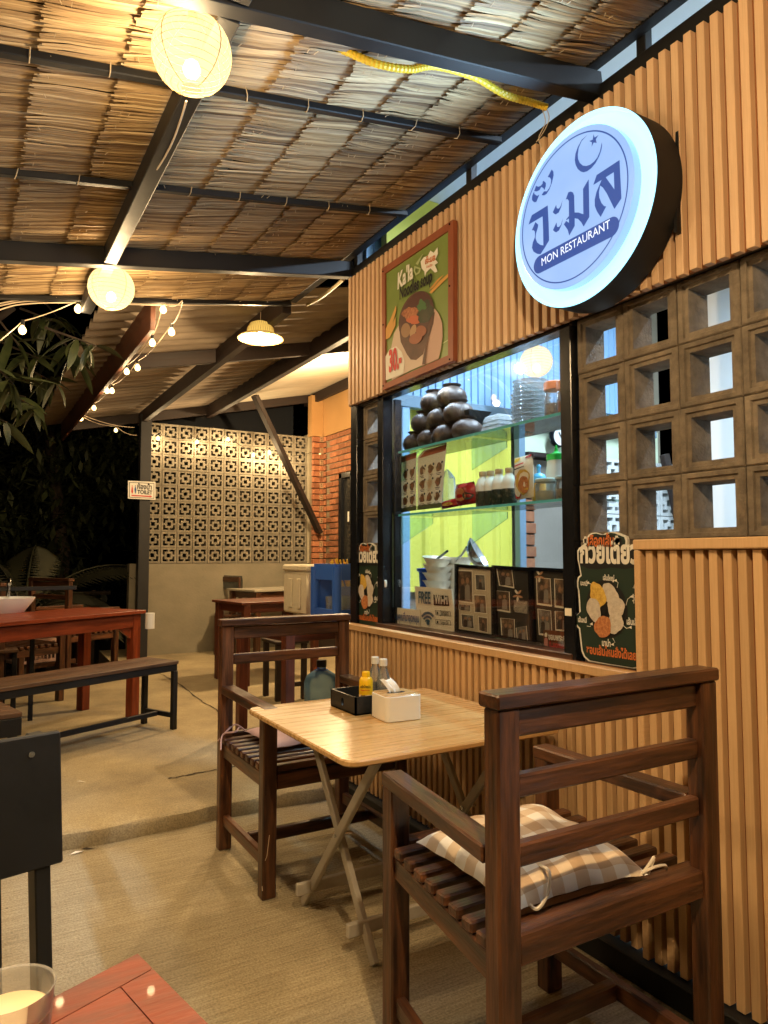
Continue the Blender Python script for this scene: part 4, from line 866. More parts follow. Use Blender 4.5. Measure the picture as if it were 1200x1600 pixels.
# ================================================================== FAR CANOPY: corrugated roof on timber frame
def zf(x): return 2.84+.22*(x-1.66)
far = thing('corrugated_canopy', 'timber framed corrugated roof over the rear tables', 'canopy', (2, 6.3, .07))
for s in range(5):
    y0 = 4.12+s*.92; y1 = y0+.96; mb = MB(); n = 44; xsn = [.62, 2.24] if False else [.62+3.28*i/6 for i in range(7)]; vs = []
    off = -.012*(s % 2)
    for x in xsn:
        for i in range(n+1):
            y = y0+(y1-y0)*i/n; vs.append((x, y, zf(x)+.05+.018*math.sin((y-4.12)*2*PI/.177)+off))
    fs = [(k*(n+1)+i, k*(n+1)+i+1, (k+1)*(n+1)+i+1, (k+1)*(n+1)+i) for k in range(6) for i in range(n)]
    nv = len(vs); vs += [(a, b, c+.007) for a, b, c in vs]; fs += [tuple(reversed([q+nv for q in f])) for f in fs]
    edge = [i for i in range(n+1)]; fs += [(i+1, i, nv+i, nv+i+1) for i in range(n)]
    mb.add(vs, fs); me = mb.mesh('roof_sheet', CEMSHEET, smooth=60); put(bpy.data.objects.new('roof_sheet', me), T(0, 0, 0), far)
MB().poly([(2.50, 5.2, zf(2.50)+.020), (3.92, 5.2, zf(3.92)+.020), (3.92, 8.72, zf(3.92)+.020), (2.50, 8.72, zf(2.50)+.020)], thick=(0, 0, .006)).build('lit_soffit', SOFF, far)  # lamplit part of the roof, its brightness put into the paler colour
bar('fascia_board', (.885, 4.16, zf(.885)-.06), (.885, 8.72, zf(.885)-.06), .03, .20, ROOFW, far)
bar('rafter_beam', (1.70, 4.12, zf(1.7)-.045), (1.70, 8.60, zf(1.7)-.045), .06, .13, BEAMW, far)
bar('rafter_beam', (2.52, 4.12, zf(2.52)-.045), (2.52, 8.60, zf(2.52)-.045), .06, .15, BEAMW, far)
for y in (5.55, 8.52): bar('cross_beam', (.90, y, zf(.90)-.03), (3.85, y, zf(3.85)-.03), .05, .11, BEAMW, far)
bar('edge_beam', (3.87, 5.0, zf(3.87)-.05), (3.87, 8.7, zf(3.87)-.05), .05, .12, BEAMW, far)
bar('post', (1.72, 8.36, .07), (1.72, 8.36, 2.83), .12, .12, mat('dark_post_paint', (.014, .014, .016), .5, bump=.1), far)
bar('diagonal_brace', AY(398, 618, 7.9), AY(499, 832, 8.28), .05, .12, BEAMW, far, up=(0, 1, 0))

# ================================================================== REAR LATTICE WALL, render base, pillar
lw = thing('lattice_wall', 'rear wall of patterned lattice blocks on a grey rendered base', 'wall', (2.8, 8.55, .07))
for i in range(11):
    for k in range(9):
        inst('lattice_block', LBM, T(1.855+i*.1855, 8.52+random.uniform(-.004, .004), 1.217+k*.183+random.uniform(-.0015, .0015)) @ Matrix.Rotation(random.choice((0, PI)), 4, 'Z') @ T(0, -.03, 0), lw)
mb = MB()
for k in range(10): mb.box((1.76, 8.515, 1.1225+k*.183), (3.80, 8.545, 1.1285+k*.183))
for i in range(12): mb.box((1.7595+i*.1855, 8.516, 1.13), (1.7645+i*.1855, 8.544, 2.77))
tag(mb.build('mortar_joints', LATT, lw), kind='stuff')
MB().box((1.60, 8.475, .0), (3.83, 8.60, 1.120)).build('rendered_base', REND, lw)
MB().box((3.805, 8.47, 1.1205), (4.02, 8.60, 2.80)).build('end_pillar', mat('pale_render', (.42, .37, .27), .85, (.34, .30, .21), 4, bump=.2), lw)

# ================================================================== BRICK HOUSE WALL
bh = thing('brick_house', 'brick and ochre rendered house wall with a dark window at the rear', 'house', (4, 7.5, .07))
MB().box((3.985, 4.9, .07), (4.12, 8.42, 2.76)).build('wall_core', MORT, bh)
BR = MB().box((-.012, -.080, -.030), (.012, .080, .030)).mesh('brick', BRICK, bevel=.004)
BRH = MB().box((-.012, -.036, -.030), (.012, .036, .030)).mesh('brick', BRICK, bevel=.004)
for k in range(23):
    z = 2.725-k*.0755
    y = 8.16-(k % 2)*.088
    while y > 6.5:
        if not (z < 2.25 and z > 1.0 and y < 7.80): inst('brick', BR, T(3.978+random.uniform(-.003, .003), y, z) @ Matrix.Rotation(random.uniform(-.01, .01), 4, 'X'), bh)
        y -= .175
    if k % 2 == 0:
        a = MB()
    inst('brick', BRH, T(3.968, 8.30, z), bh)
# toothed pier with hollow brick ends
BE = MB(); s2 = .036
BE.box((-.05, 0, -.032), (.05, .05, .032)); BEm = BE.mesh('brick', BRICK, bevel=.003)
mbh = MB().box((-.036, 0, -.034), (.036, .02, .034))
PALEB = mat('pale_brick_end', (.42, .27, .15), .85, (.33, .20, .11), 20)
holes = [(-.013, -.013), (.013, -.013), (-.013, .013), (.013, .013)]
he = MB(); sq = lambda c, h: [(c[0]-h, 0, c[1]-h), (c[0]+h, 0, c[1]-h), (c[0]+h, 0, c[1]+h), (c[0]-h, 0, c[1]+h)]
he.poly(sq((0, 0), .035), holes=[sq(c, .007) for c in holes], thick=(0, .03, 0)); HEm = he.mesh('hollow_brick', PALEB)
for k in range(23):
    z = 2.725-k*.0755
    inst('brick', BEm, T(3.868+(k % 2)*.008, 8.33+(k % 2)*.01, z), bh)
    if k % 2 == 0: inst('hollow_brick', HEm, T(3.945, 8.315, z), bh)
    else: inst('brick', BEm, T(3.945, 8.325, z) @ Matrix.Diagonal((.7, 1, 1, 1)), bh)
MB().box((3.83, 8.40, .07), (3.984, 8.46, 2.76)).build('pier_core', MORT, bh)
MB().box((3.965, 4.9, 2.765), (4.12, 8.42, 3.9)).build('ochre_upper_wall', BEIGE, bh)
MB().box((3.80, 8.345, 2.765), (3.962, 8.46, 3.30)).build('ochre_upper_wall', BEIGE, bh)
MB().box((3.84, 5.2, .07), (3.9840, 8.3, 1.06)).build('dark_ledge', mat('dark_ledge', (.06, .04, .03), .7), bh)
wf = MB(); y0, y1, z0, z1 = 6.3, 7.80, 1.12, 2.22
for a, b in (((y0, z0), (y1, z0+.06)), ((y0, z1-.06), (y1, z1)), ((y1-.07, z0), (y1, z1)), ((7.44, z0), (7.50, z1))): wf.box((3.92, a[0], a[1]), (3.99, b[0], b[1]))
fr = wf.build('window_frame', BLK, bh)
MB().box((3.962, y0, z0+.06), (3.968, y1-.07, z1-.06)).build('window_pane', mat('dark_window_glass', (.03, .03, .028), .08), fr)
MB().box((3.92, 7.53, 1.62), (3.926, 7.56, 1.74)).build('handle', WHITE, fr)
# added dark sheet standing in for the black night under the far roof
t = thing('night_backdrop', 'added night-dark blind hanging under the far roof edge beside the ochre wall', 'backdrop', (3.4, 8.7, 2.8))
MB().box((2.0, 8.95, 2.85), (3.80, 9.0, 3.6)).build('backdrop_sheet', mat('night_dark', (.006, .008, .012), .9), t)

# ================================================================== LAMPS
def lantern(label, c, r, power, s, name='paper_lantern', glow=(1, .80, .36), cord=None, clear=.28):
    t = thing(name, label, 'paper lantern', c, 'round paper lanterns')
    n, m = 40, 28; mb = MB(); prof = []
    a0 = .28
    for k in range(m+1):
        a = a0+(PI-a0*1.9)*k/m; rr = r*math.sin(a)*(1-.010*(k % 2)); prof.append((rr, r*.97*math.cos(a)))
    mb.lathe(prof, (0, 0, 0), n, caps=(False, False)); mb.build('paper_shade', paper_shade('lantern_paper_%d' % len(MATS), glow, s, clear), t, smooth=80, M=T(*c))
    mb = MB()
    for k in range(1, m, 2):
        rr, z = prof[k]; mb.tube([(rr*1.004*math.cos(a), rr*1.004*math.sin(a), z+.0015*math.sin(a*2)) for a in [2*PI*i/30 for i in range(31)]], .0006, 4)
    for j in range(4):
        a = j*PI/2+.5; mb.tube([(p[0]*1.006*math.cos(a), p[0]*1.006*math.sin(a), p[1]) for p in prof], .0011, 4)
    mb.build('wire_ribs', mat('rib_brown', (.30, .17, .05), .6), t, M=T(*c))
    MB().cyl(Vector(c)+Vector((0, 0, r*.88)), Vector(c)+Vector((0, 0, r*1.12)), .012, 10).build('bulb_socket', YEL, t)
    if cord:
        MB().tube([Vector(c)+Vector((0, 0, r*1.1)), Vector(cord)], .0022, 6).build('cord', CABLE, t)
    ld = bpy.data.lights.new('bulb', 'POINT'); ld.energy = power; ld.color = WARM; ld.shadow_soft_size = .030
    put(bpy.data.objects.new('bulb', ld), T(c[0]+.0, c[1], c[2]-r*.42), t)
    MB().lathe([(.004, .026), (.016, .016), (.022, .0), (.016, -.016), (.004, -.022)], (c[0], c[1], c[2]-r*.42), 14).build('light_bulb', MATS.get('lamp_bulb_glow') or emit('lamp_bulb_glow', (1, .85, .55), 14), t, smooth=60)
    return t
c1 = AY(300, 84, 1.72); c2 = AY(174, 450, 3.43)
lantern('nearer paper lantern at the upper left, overlapping the big black beam', c1, .0985, P_LANTERN*.46, .68, cord=(c1.x, 1.70, zr(c1.x)-.02))
lantern('smaller looking paper lantern hanging below the farther cross beam', c2, .1035, P_LANTERN*.75, .68, cord=(c2.x, 3.42, zr(c2.x)-.02))
lantern('added paper lantern out of view at the left, for warm fill light', Vector((-1.0, 1.72, 2.12)), .10, P_LANTERN*1.1, .8, cord=(-1.0, 1.72, 2.30))  # unseen lantern, added left of the frame as warm fill
lantern('added paper lantern out of view at the far left, also for fill light', Vector((-1.0, 3.45, 2.12)), .10, P_LANTERN*1.1, .8, cord=(-1.0, 3.45, 2.30))  # second unseen lantern added for fill from the left
lantern('added paper lantern behind the viewer, under the middle beam, for fill light', Vector((.45, .25, 2.36)), .10, P_LANTERN*3.0, .8, cord=(.45, .25, 2.53))  # unseen lantern continuing the row, added to fill the foreground
ci = AY(838, 565, 3.0)
lantern('pale paper lantern inside the kitchen, above the upper glass shelf', ci, .092, 3, .80, glow=(1, .88, .62), clear=.2, cord=(ci.x, ci.y, 3.24))
# hat shaped cane lamp
ch = AY(407, 525, 4.45)
t = thing('cane_hat_lamp', 'woven cane hat shaped pendant lamp under the far roof', 'pendant lamp', ch)
prof = [(.004, .098), (.04, .095), (.070, .080), (.087, .050), (.092, .014), (.100, .006), (.118, .0), (.140, -.008), (.150, -.014)]
hat = MB().lathe(prof, ch, 40, caps=(True, False)); hat.lathe([(r_*.975, z_-.004) for r_, z_ in prof], ch, 40, caps=(True, False))
wv = bpy.data.materials.new('lit_cane'); wv.use_nodes = True; _t = wv.node_tree; _b = _t.nodes['Principled BSDF']; _L = _t.links.new
for n_ in [_b]: _b.inputs['Base Color'].default_value = (.16, .10, .025, 1); _b.inputs['Roughness'].default_value = .8; _b.inputs['Emission Color'].default_value = (1, .62, .13, 1); _b.inputs['Emission Strength'].default_value = .42
hat.build('woven_shade', wv, t, smooth=50)
mb = MB()
for j in range(36):
    a = 2*PI*j/36
    for sgn in (1, -1): mb.tube([ch+Vector((p[0]*1.01*math.cos(a+sgn*.045*k), p[0]*1.01*math.sin(a+sgn*.045*k), p[1]+.001)) for k, p in enumerate(prof)], .0009, 3)
mb.tube([ch+Vector((.150*math.cos(a), .150*math.sin(a), -.018)) for a in [2*PI*i/40 for i in range(41)]], .003, 5)
mb.build('cane_weave', mat('cane_brown', (.30, .18, .05), .6), t)
MB().lathe([(.006, -.035), (.022, -.028), (.030, -.010), (.026, .012), (.012, .03)], ch, 16).build('light_bulb', emit('bulb_white', (1, .86, .55), 9), t, smooth=60)
MB().tube([ch+Vector((0, 0, .085)), Vector((ch.x, ch.y, 2.84))], .002, 5).build('cord', CABLE, t)
ld = bpy.data.lights.new('hat_bulb', 'POINT'); ld.energy = P_HAT; ld.color = WARM; ld.shadow_soft_size = .03; put(bpy.data.objects.new('hat_bulb', ld), T(ch.x, ch.y, ch.z-.055), t)
# bare lamp of the rear yard, hidden by the shop corner
t = thing('rear_bulb_lamp', 'bare warm bulb under the far roof behind the shop corner', 'lamp', (3.20, 6.05, 2.92))
MB().lathe([(.012, .03), (.03, .0), (.02, -.03), (.004, -.035)], (3.20, 6.05, 2.90), 14).build('light_bulb', MATS['bulb_white'], t, smooth=60)
MB().tube([(3.20, 6.05, 2.92), (3.20, 6.05, 3.17)], .003, 5).build('cord', CABLE, t)
ld = bpy.data.lights.new('rear_bulb', 'POINT'); ld.energy = P_HIDDEN; ld.color = WARM; ld.shadow_soft_size = .05; put(bpy.data.objects.new('rear_bulb', ld), T(3.20, 6.05, 2.84), t)
# string lights
bulb_me = MB().lathe([(.006, .0), (.010, -.007), (.017, -.017), (.0195, -.028), (.0165, -.040), (.009, -.047), (.002, -.049)], n=12).mesh('bulb', emit('string_bulb_glow', (1, .72, .30), 2.4), smooth=60)
sock_me = MB().lathe([(.008, .022), (.010, .018), (.010, -.006), (.007, -.008)], n=8).mesh('socket', BLKM, smooth=40)
def festoon(label, pts, X=None, Y=None, ends=(), sag=.03, dark=(), power=.5):
    P = [(AX(x, y, X) if X else AY(x, y, Y)) for x, y in pts]
    t = thing('string_lights', label, 'string lights', P[0], 'warm bulb strings')
    top = [p+Vector((0, 0, .045)) for p in P]
    if ends and ends[0] is not None: top = [Vector(ends[0])]+top
    if ends and ends[1] is not None: top = top+[Vector(ends[1])]
    path = []
    for a, b in zip(top, top[1:]):
        for j in range(6): u = j/6; path.append(a.lerp(b, u)-Vector((0, 0, sag*4*u*(1-u))))
    path.append(top[-1]); MB().tube(path, .0028, 5).build('cable', CABLE if not dark else BLKM, t)
    for i, p in enumerate(P):
        inst('socket', sock_me, T(p.x, p.y, p.z+.03), t); M = T(p.x, p.y, p.z+.024)
        inst('bulb', bulb_me, M, t)
        if power:
            ld = bpy.data.lights.new('bulb_light', 'POINT'); ld.energy = power; ld.color = WARM; ld.shadow_soft_size = .02; put(bpy.data.objects.new('bulb_light', ld), T(p.x, p.y-.03, p.z-.05), t)
A_ = [(268, 518), (215, 574), (175, 610), (147, 637), (127, 654)]
B_ = [(255, 483), (238, 535), (198, 580), (167, 610), (137, 637), (118, 647)]
festoon('string of warm bulbs along the fascia board, the run nearer the board', B_, X=.93, ends=(AX(285, 470, .93), None), power=.8)
festoon('string of warm bulbs along the fascia board, the run reaching the dark post', A_, X=.98, ends=(AX(285, 472, .98), AY(210, 668, 8.28)), power=.8)
festoon('short string with a single warm bulb just left of the dark post', [(181, 672)], Y=8.25, ends=(AY(127, 650, 8.0), AY(214, 680, 8.28)), power=0)
festoon('string of warm bulbs draped across the lattice wall to the brick pier', [(247, 684), (308, 690), (356, 686), (396, 710), (421, 706), (444, 718), (500, 707)], Y=8.38, ends=(AY(228, 672, 8.38), AY(512, 680, 8.3)), dark=(1,), power=3.2)
festoon('loose string with two warm bulbs in the leaves at the upper left', [(35, 515), (122, 482)], Y=4.1, ends=(AY(-40, 560, 4.1), AY(150, 470, 4.1)), sag=.01, power=1.0)
t = thing('roof_cable_bundle', 'pale cables running along the far edge of the thatch roof', 'cables', AY(0, 470, 4.1))
for dy, px in ((0, 0), (6, 2), (-4, 3)):
    MB().tube(spline([AY(-60, 500+dy*3, 4.2), AY(0, 478+dy, 4.12), AY(60, 470+dy*.6, 4.11), AY(180, 472+px, 4.10), AY(300, 474+px, 4.10), AY(430, 476, 4.10)], 6), .004, 5).build('cable', CABLE, t)
sp = spline([AY(291, 158, 1.9), AY(283, 185, 2.0), AY(268, 225, 2.2), AY(247, 262, 2.4), AY(232, 275, 2.5)], 8)
tag(MB().tube(sp, .003, 6).build('hanging_cable', CABLE), 'slack pale cable hanging from the nearer lantern to the middle beam', 'cable')

# ================================================================== FURNITURE: slatted armchairs
def armchair(label, backrails, group='slatted wooden armchairs', w=.60, d=.50, h=.962, seat=.50, arm=.65, mi=WOOD, n=9, fw=None, off=0.0):
    """local frame: seat front towards +y, back posts at y=0"""
    t = thing('wooden_armchair', label, 'armchair', (0, 0, 0), group)
    px, py = .053, .044; W2 = w/2-px/2
    def b(nm, p, q, a, c, up=(0, 0, 1)): return bar(nm, p, q, a, c, mi, t, up, .004)
    fw = fw or w; FW2 = fw/2-px/2
    def X(s, y): u = y/d; return (s*W2)*(1-u)+(s*FW2+off)*u
    for s in (-1, 1):
        b('back_leg', (s*W2, 0, 0), (s*W2, -.004, h-.040), py, px, up=(1, 0, 0))
        b('front_leg', (X(s, d), d, 0), (X(s, d), d, arm-.018), py+.004, px, up=(1, 0, 0))
        b('armrest', (X(s, .024), .024, arm), (X(s, d+.028), d+.028, arm-.006), .056, .034)
        b('side_rail', (X(s, .024), .024, seat-.055), (X(s, d-.026), d-.026, seat-.055), .030, .055)
        b('side_stretcher', (X(s, .024), .024, .12), (X(s, d-.026), d-.026, .12), .026, .045)
    b('top_rail', (-w/2-.003, 0, h-.026), (w/2+.006, 0, h-.026), .060, .028)
    b('back_rail', (-W2+px/2, 0, h-.070), (W2-px/2, 0, h-.070), .026, .052)
    for z in backrails: b('back_rail', (-W2+px/2, 0, z), (W2-px/2, 0, z), .026, .042)
    b('seat_rail', (-W2+px/2, 0, seat-.015), (W2-px/2, 0, seat-.015), .034, .060)
    b('seat_rail', (X(-1, d)+px/2, d, seat-.058), (X(1, d)-px/2, d, seat-.058), .030, .055)
    b('cross_stretcher', (X(-1, d*.52)+.013, d*.52, .12), (X(1, d*.52)-.013, d*.52, .12), .030, .045)
    for i in range(n):
        y = .045+i*(d-.045)/(n-1); x_ = px/2-.004 if y < d-.03 else -px/2
        b('seat_slat', (X(-1, y)-x_, y, seat-.012+random.uniform(-.001, .001)), (X(1, y)+x_, y, seat-.012), .034, .024)
    return t
chA = armchair('nearest dark wooden armchair, seen from behind, with the gingham cushion', (.775, .650), w=.63, fw=.555, off=.040)
chA.matrix_basis = T(1.150, 1.045, 0); 
chB = armchair('dark wooden armchair facing us across the bamboo table', (.770,), seat=.455, d=.49, w=.60, h=.95)
chB.matrix_basis = T(1.225, 2.935, 0) @ RZ(PI)
chC = copy_tree(chB, T(.66, 7.10, .07) @ RZ(math.radians(-62)), 'dim brown armchair behind the long red table, against the dark garden')
chD = copy_tree(chB, T(.10, 6.2, .07) @ RZ(math.radians(-62)), 'dim armchair at the left edge beyond the long red table')
# second type at the rear: chair draped with grey cloth
# gingham cushions
GING = bpy.data.materials.new('gingham_cotton'); GING.use_nodes = True; _t = GING.node_tree; _b = _t.nodes['Principled BSDF']; _L = _t.links.new
_b.inputs['Roughness'].default_value = .9; _b.inputs['Sheen Weight'].default_value = .3
_uv = _n(_t, 'ShaderNodeUVMap'); _sp = _n(_t, 'ShaderNodeSeparateXYZ'); _L(_uv.outputs[0], _sp.inputs[0])
def sqw(o):
    a = _n(_t, 'ShaderNodeMath', operation='FRACT'); m_ = _n(_t, 'ShaderNodeMath', operation='MULTIPLY'); m_.inputs[1].default_value = 5.2; g_ = _n(_t, 'ShaderNodeMath', operation='GREATER_THAN'); g_.inputs[1].default_value = .5
    _L(o, m_.inputs[0]); _L(m_.outputs[0], a.inputs[0]); _L(a.outputs[0], g_.inputs[0]); return g_
_a, _c = sqw(_sp.outputs[0]), sqw(_sp.outputs[1]); _s = _n(_t, 'ShaderNodeMath', operation='ADD'); _L(_a.outputs[0], _s.inputs[0]); _L(_c.outputs[0], _s.inputs[1])
_h = _n(_t, 'ShaderNodeMath', operation='MULTIPLY'); _h.inputs[1].default_value = .5; _L(_s.outputs[0], _h.inputs[0])
_r = _n(_t, 'ShaderNodeValToRGB'); _r.color_ramp.elements[0].color = (.82, .78, .69, 1); _r.color_ramp.elements[1].color = (.47, .31, .17, 1); _e = _r.color_ramp.elements.new(.5); _e.color = (.64, .50, .34, 1)
_L(_h.outputs[0], _r.inputs[0]); _L(_r.outputs[0], _b.inputs['Base Color'])
_tc = _n(_t, 'ShaderNodeTexCoord'); _no = _n(_t, 'ShaderNodeTexNoise', Scale=26, Detail=3); _L(_tc.outputs['Object'], _no.inputs['Vector']); _bu = _n(_t, 'ShaderNodeBump', Strength=.55, Distance=.006); _L(_no.outputs[0], _bu.inputs['Height']); _L(_bu.outputs[0], _b.inputs['Normal'])
PINK = mat('pink_cotton', (.62, .42, .42), .9, (.5, .33, .33), 14, bump=.4)
def cushion(label, q, z, th, m, ties_):
    t = thing('seat_cushion', label, 'cushion', (sum(p[0] for p in q)/4, sum(p[1] for p in q)/4, z)); n = 34; N = n+1; mb = MB(); uv = []
    r = random.Random(5); wr = [(r.uniform(2, 7), r.uniform(2, 7), r.uniform(0, 6)) for _ in range(6)]
    def P(u, v, top):
        # rounded pinch of the edges between corners
        uu = .5+(u-.5)*(1-.07*(1-(2*v-1)**2)*abs(2*u-1)**2*-1*-1); vv = .5+(v-.5)*(1-.09*(1-(2*u-1)**2)*abs(2*v-1)**2)
        a = Vector(q[0]).lerp(Vector(q[1]), uu); b = Vector(q[3]).lerp(Vector(q[2]), uu); p = a.lerp(b, vv)
        k = ((1-abs(2*u-1)**2.6)*(1-abs(2*v-1)**2.6))**.5
        w_ = sum(math.sin(f*u*3+g*v*3+h_) for f, g, h_ in wr)/6
        edge = max(abs(2*u-1), abs(2*v-1))**3; pl = .0014*math.sin((u if abs(2*v-1) > abs(2*u-1) else v)*23+2*u)*edge
        return Vector((p.x, p.y, z+.016+(th*.78*k*(1+.3*w_) if top else -.015*k)+pl+.002*edge))
    for top in (1, 0):
        for j in range(N):
            for i in range(N): mb.v.append(P(i/n, j/n, top)); uv.append((i/n, j/n))
    for j in range(n):
        for i in range(n): a = j*N+i; mb.f.append([a, a+1, a+N+1, a+N]); b_ = a+N*N; mb.f.append([b_, b_+N, b_+N+1, b_+1]); mb.m += [0, 0]
    mb.uv = uv; o = mb.build('cushion_cover', m, t, smooth=70)
    for s_ in ties_: MB().tube(spline([Vector(p) for p in s_], 6), .0035, 5).build('tie_ribbon', m if m is PINK else mat('cotton_tape', (.66, .58, .46), .9), t)
    return t
q = [AZ(650, 1318, .515), AZ(842, 1258, .52), AZ(1016, 1368, .515), AZ(806, 1428, .515)]
e1 = AZ(1003, 1366, .53); e2 = AZ(850, 1350, .545)
cushion('white and tan gingham cushion on the nearest armchair', [tuple(p) for p in q], .500, .082, GING,
        [[e1, AZ(1015, 1350, .55), AZ(1022, 1340, .56), AZ(1012, 1366, .53)], [e1, AZ(1020, 1356, .545), AZ(1038, 1352, .535), AZ(1042, 1358, .52)],
         [AZ(842, 1352, .56), AZ(858, 1362, .57), AZ(856, 1395, .54), AZ(840, 1420, .515), AZ(826, 1412, .52)]])
cushion('pinkish flat cushion with ribbon ties on the armchair beyond the table', [(1.02, 2.58, .46), (1.42, 2.58, .46), (1.42, 2.90, .46), (1.02, 2.90, .46)], .456, .045, PINK,
        [[(1.02, 2.88, .48), (1.00, 2.90, .49), (.97, 2.86, .485), (.93, 2.90, .47), (.91, 2.86, .42)], [(1.02, 2.88, .48), (.99, 2.92, .50), (.95, 2.91, .48), (.92, 2.93, .44)]])

# ================================================================== BAMBOO FOLDING TABLE
tb = thing('folding_table', 'square bamboo topped folding table with crossed legs by the slat panel', 'table', (1.28, 2.10, 0))
def rrect(x0, x1, y0, y1, r, n=7):
    out = []
    for cx, cy_, a0 in ((x1-r, y1-r, 0), (x0+r, y1-r, PI/2), (x0+r, y0+r, PI), (x1-r, y0+r, 1.5*PI)):
        out += [(cx+r*math.cos(a0+PI/2*i/n), cy_+r*math.sin(a0+PI/2*i/n)) for i in range(n+1)]
    return out
ps = rrect(.880, 1.655, 1.690, 2.485, .045)
mb = MB(); m_ = len(ps); mb.v = [Vector((x, y, .642)) for x, y in ps]+[Vector((x, y, .660)) for x, y in ps]; mb.f = [list(range(m_-1, -1, -1)), list(range(m_, 2*m_))]+[[i, (i+1) % m_, m_+(i+1) % m_, m_+i] for i in range(m_)]; mb.m = [0]*len(mb.f)
mb.build('table_top', BAM, tb, bevel=.004)
for x in (1.045, 1.545):
    bar('leg', (x, 1.800, .638), (x, 2.335, .004), .031, .019, GALV, tb, up=(1, 0, 0)); bar('leg', (x+.026, 2.370, .638), (x+.026, 1.880, .004), .031, .019, GALV, tb, up=(1, 0, 0))
    MB().cyl((x-.016, 2.07, .318), (x+.045, 2.07, .318), .005, 8).build('pivot_bolt', CHROME, tb)
for y, z in ((2.262, .088), (1.944, .088)):
    bar('foot_bar', (.985 if y > 2 else 1.01, y, z), (1.60, y, z), .040, .018, GALV, tb, up=(0, 1, 0))
for y in (1.80, 2.37): bar('under_bar', (1.0, y, .632), (1.60, y, .632), .03, .018, GALV, tb)
# tissue box
t = thing('tissue_box', 'white tissue box with a bamboo lid on the folding table', 'tissue box', (1.26, 2.06, .661))
a_ = math.radians(-4); ps = [(x*math.cos(a_)-y*math.sin(a_)+1.262, x*math.sin(a_)+y*math.cos(a_)+2.075) for x, y in rrect(-.066, .066, -.062, .062, .016, 5)]
def prism(pts, z0, z1, name, m, parent, bevel=.0015):
    n = len(pts); mb = MB(); mb.v = [Vector((x, y, z0)) for x, y in pts]+[Vector((x, y, z1)) for x, y in pts]; mb.f = [list(range(n-1, -1, -1)), list(range(n, 2*n))]+[[i, (i+1) % n, n+(i+1) % n, n+i] for i in range(n)]; mb.m = [0]*len(mb.f)
    return mb.build(name, m, parent, bevel=bevel, smooth=35)
prism(ps, .6612, .742, 'box_body', WHITE, t)
ps2 = [(1.262+(x-1.262)*.96, 2.075+(y-2.075)*.96) for x, y in ps]; prism(ps2, .7405, .7445, 'bamboo_lid', BAM, t)
MB().poly([(1.262+.036*math.cos(a), 2.075+.015*math.sin(a), .7450) for a in [2*PI*i/20 for i in range(20)]]).build('slot', BLK, t)
mb = MB(); K = 7
vs = []
for j in range(K+1):
    for i in range(6):
        u = i/5-.5; v = j/K; vs.append((1.258+u*.036*(1+.2*v)-.012*v, 2.077+.008*math.sin(i*2.1+j*.4)+.030*v*v+.01*v, .743+.052*v-.012*v*v+.004*math.sin(i*1.7)))
mb.add(vs, [(j*6+i, j*6+i+1, (j+1)*6+i+1, (j+1)*6+i) for j in range(K) for i in range(5)]); mb.build('tissue', PAPERW, t, smooth=80)
# black caddy
t = thing('condiment_caddy', 'open black condiment box holding the sauce bottles on the folding table', 'caddy', (1.26, 2.28, .661))
x0, x1, y0, y1, z0, z1 = 1.155, 1.335, 2.165, 2.355, .6612, .722
mb = MB(); mb.box((x0, y0, z0), (x1, y1, z0+.005)); mb.box((x1-.006, y0, z0), (x1, y1, z1)); mb.box((x0, y1-.006, z0), (x1, y1, z1)); mb.box((x0, y0, z0), (x1, y0+.006, z1)); mb.build('tray_body', BLKM, t)
fy, fz = 2.262, .692
hole = [(x0, fy+.011*math.cos(a), fz+.014*math.sin(a)) for a in [2*PI*i/16 for i in range(16)]]
MB().poly([(x0, y0, z0), (x0, y1, z0), (x0, y1, z1), (x0, y0, z1)], holes=[hole], thick=(.006, 0, 0)).build('side_with_hole', BLKM, t)
def lab_mat(name, base, dots, sc=30): return mat(name, base, .4, dots, sc, contrast=(.42, .5))
def bottle(name, label, x, y, z, prof, m, capprof, capm, extra=()):
    t = thing(name, label, 'bottle', (x, y, z)); MB().lathe(prof, (x, y, z), 24).build('bottle_body', m, t, smooth=50); MB().lathe(capprof, (x, y, z), 20).build('cap', capm, t, smooth=40)
    for pr, mm, nm in extra: MB().lathe(pr, (x, y, z), 22).build(nm, mm, t, smooth=40)
    return t
yb = bottle('pepper_bottle', 'yellow ground pepper bottle standing in the black caddy', 1.222, 2.212, .667, [(.022, 0), (.024, .004), (.024, .100), (.020, .110), (.013, .114)], YEL, [(.0145, .113), (.0145, .128), (.013, .131)], YEL, [([(.0243, .012), (.0245, .013), (.0245, .052), (.0243, .053)], mat('pepper_label', (.80, .60, .42), .5, (.04, .03, .03), 60, contrast=(.45, .5)), 'picture_label')])
nrm = Vector((-.55, -.83, 0)); xr = Vector((.83, -.55, 0)); cb = Vector((1.222, 2.212, .667))
text('พริกไทยป่น', cb+nrm*.0250-xr*.018+Vector((0, 0, .078)), cb+nrm*.0250+xr*.018+Vector((0, 0, .078)), PBLK, yb, 1.5, .03, n=nrm)
text('Pepper Powder', cb+nrm*.0250-xr*.016+Vector((0, 0, .068)), cb+nrm*.0250+xr*.016+Vector((0, 0, .068)), PRED, yb, 1.3, .02, n=nrm)
SAUCE = mat('dark_sauce', (.02, .008, .005), .2)
cp = [(.0145, .135), (.0145, .158), (.0125, .160)]
bp1 = [(.021, 0), (.023, .005), (.023, .030), (.020, .048), (.021, .056), (.024, .075), (.024, .090), (.018, .112), (.012, .128), (.012, .136)]
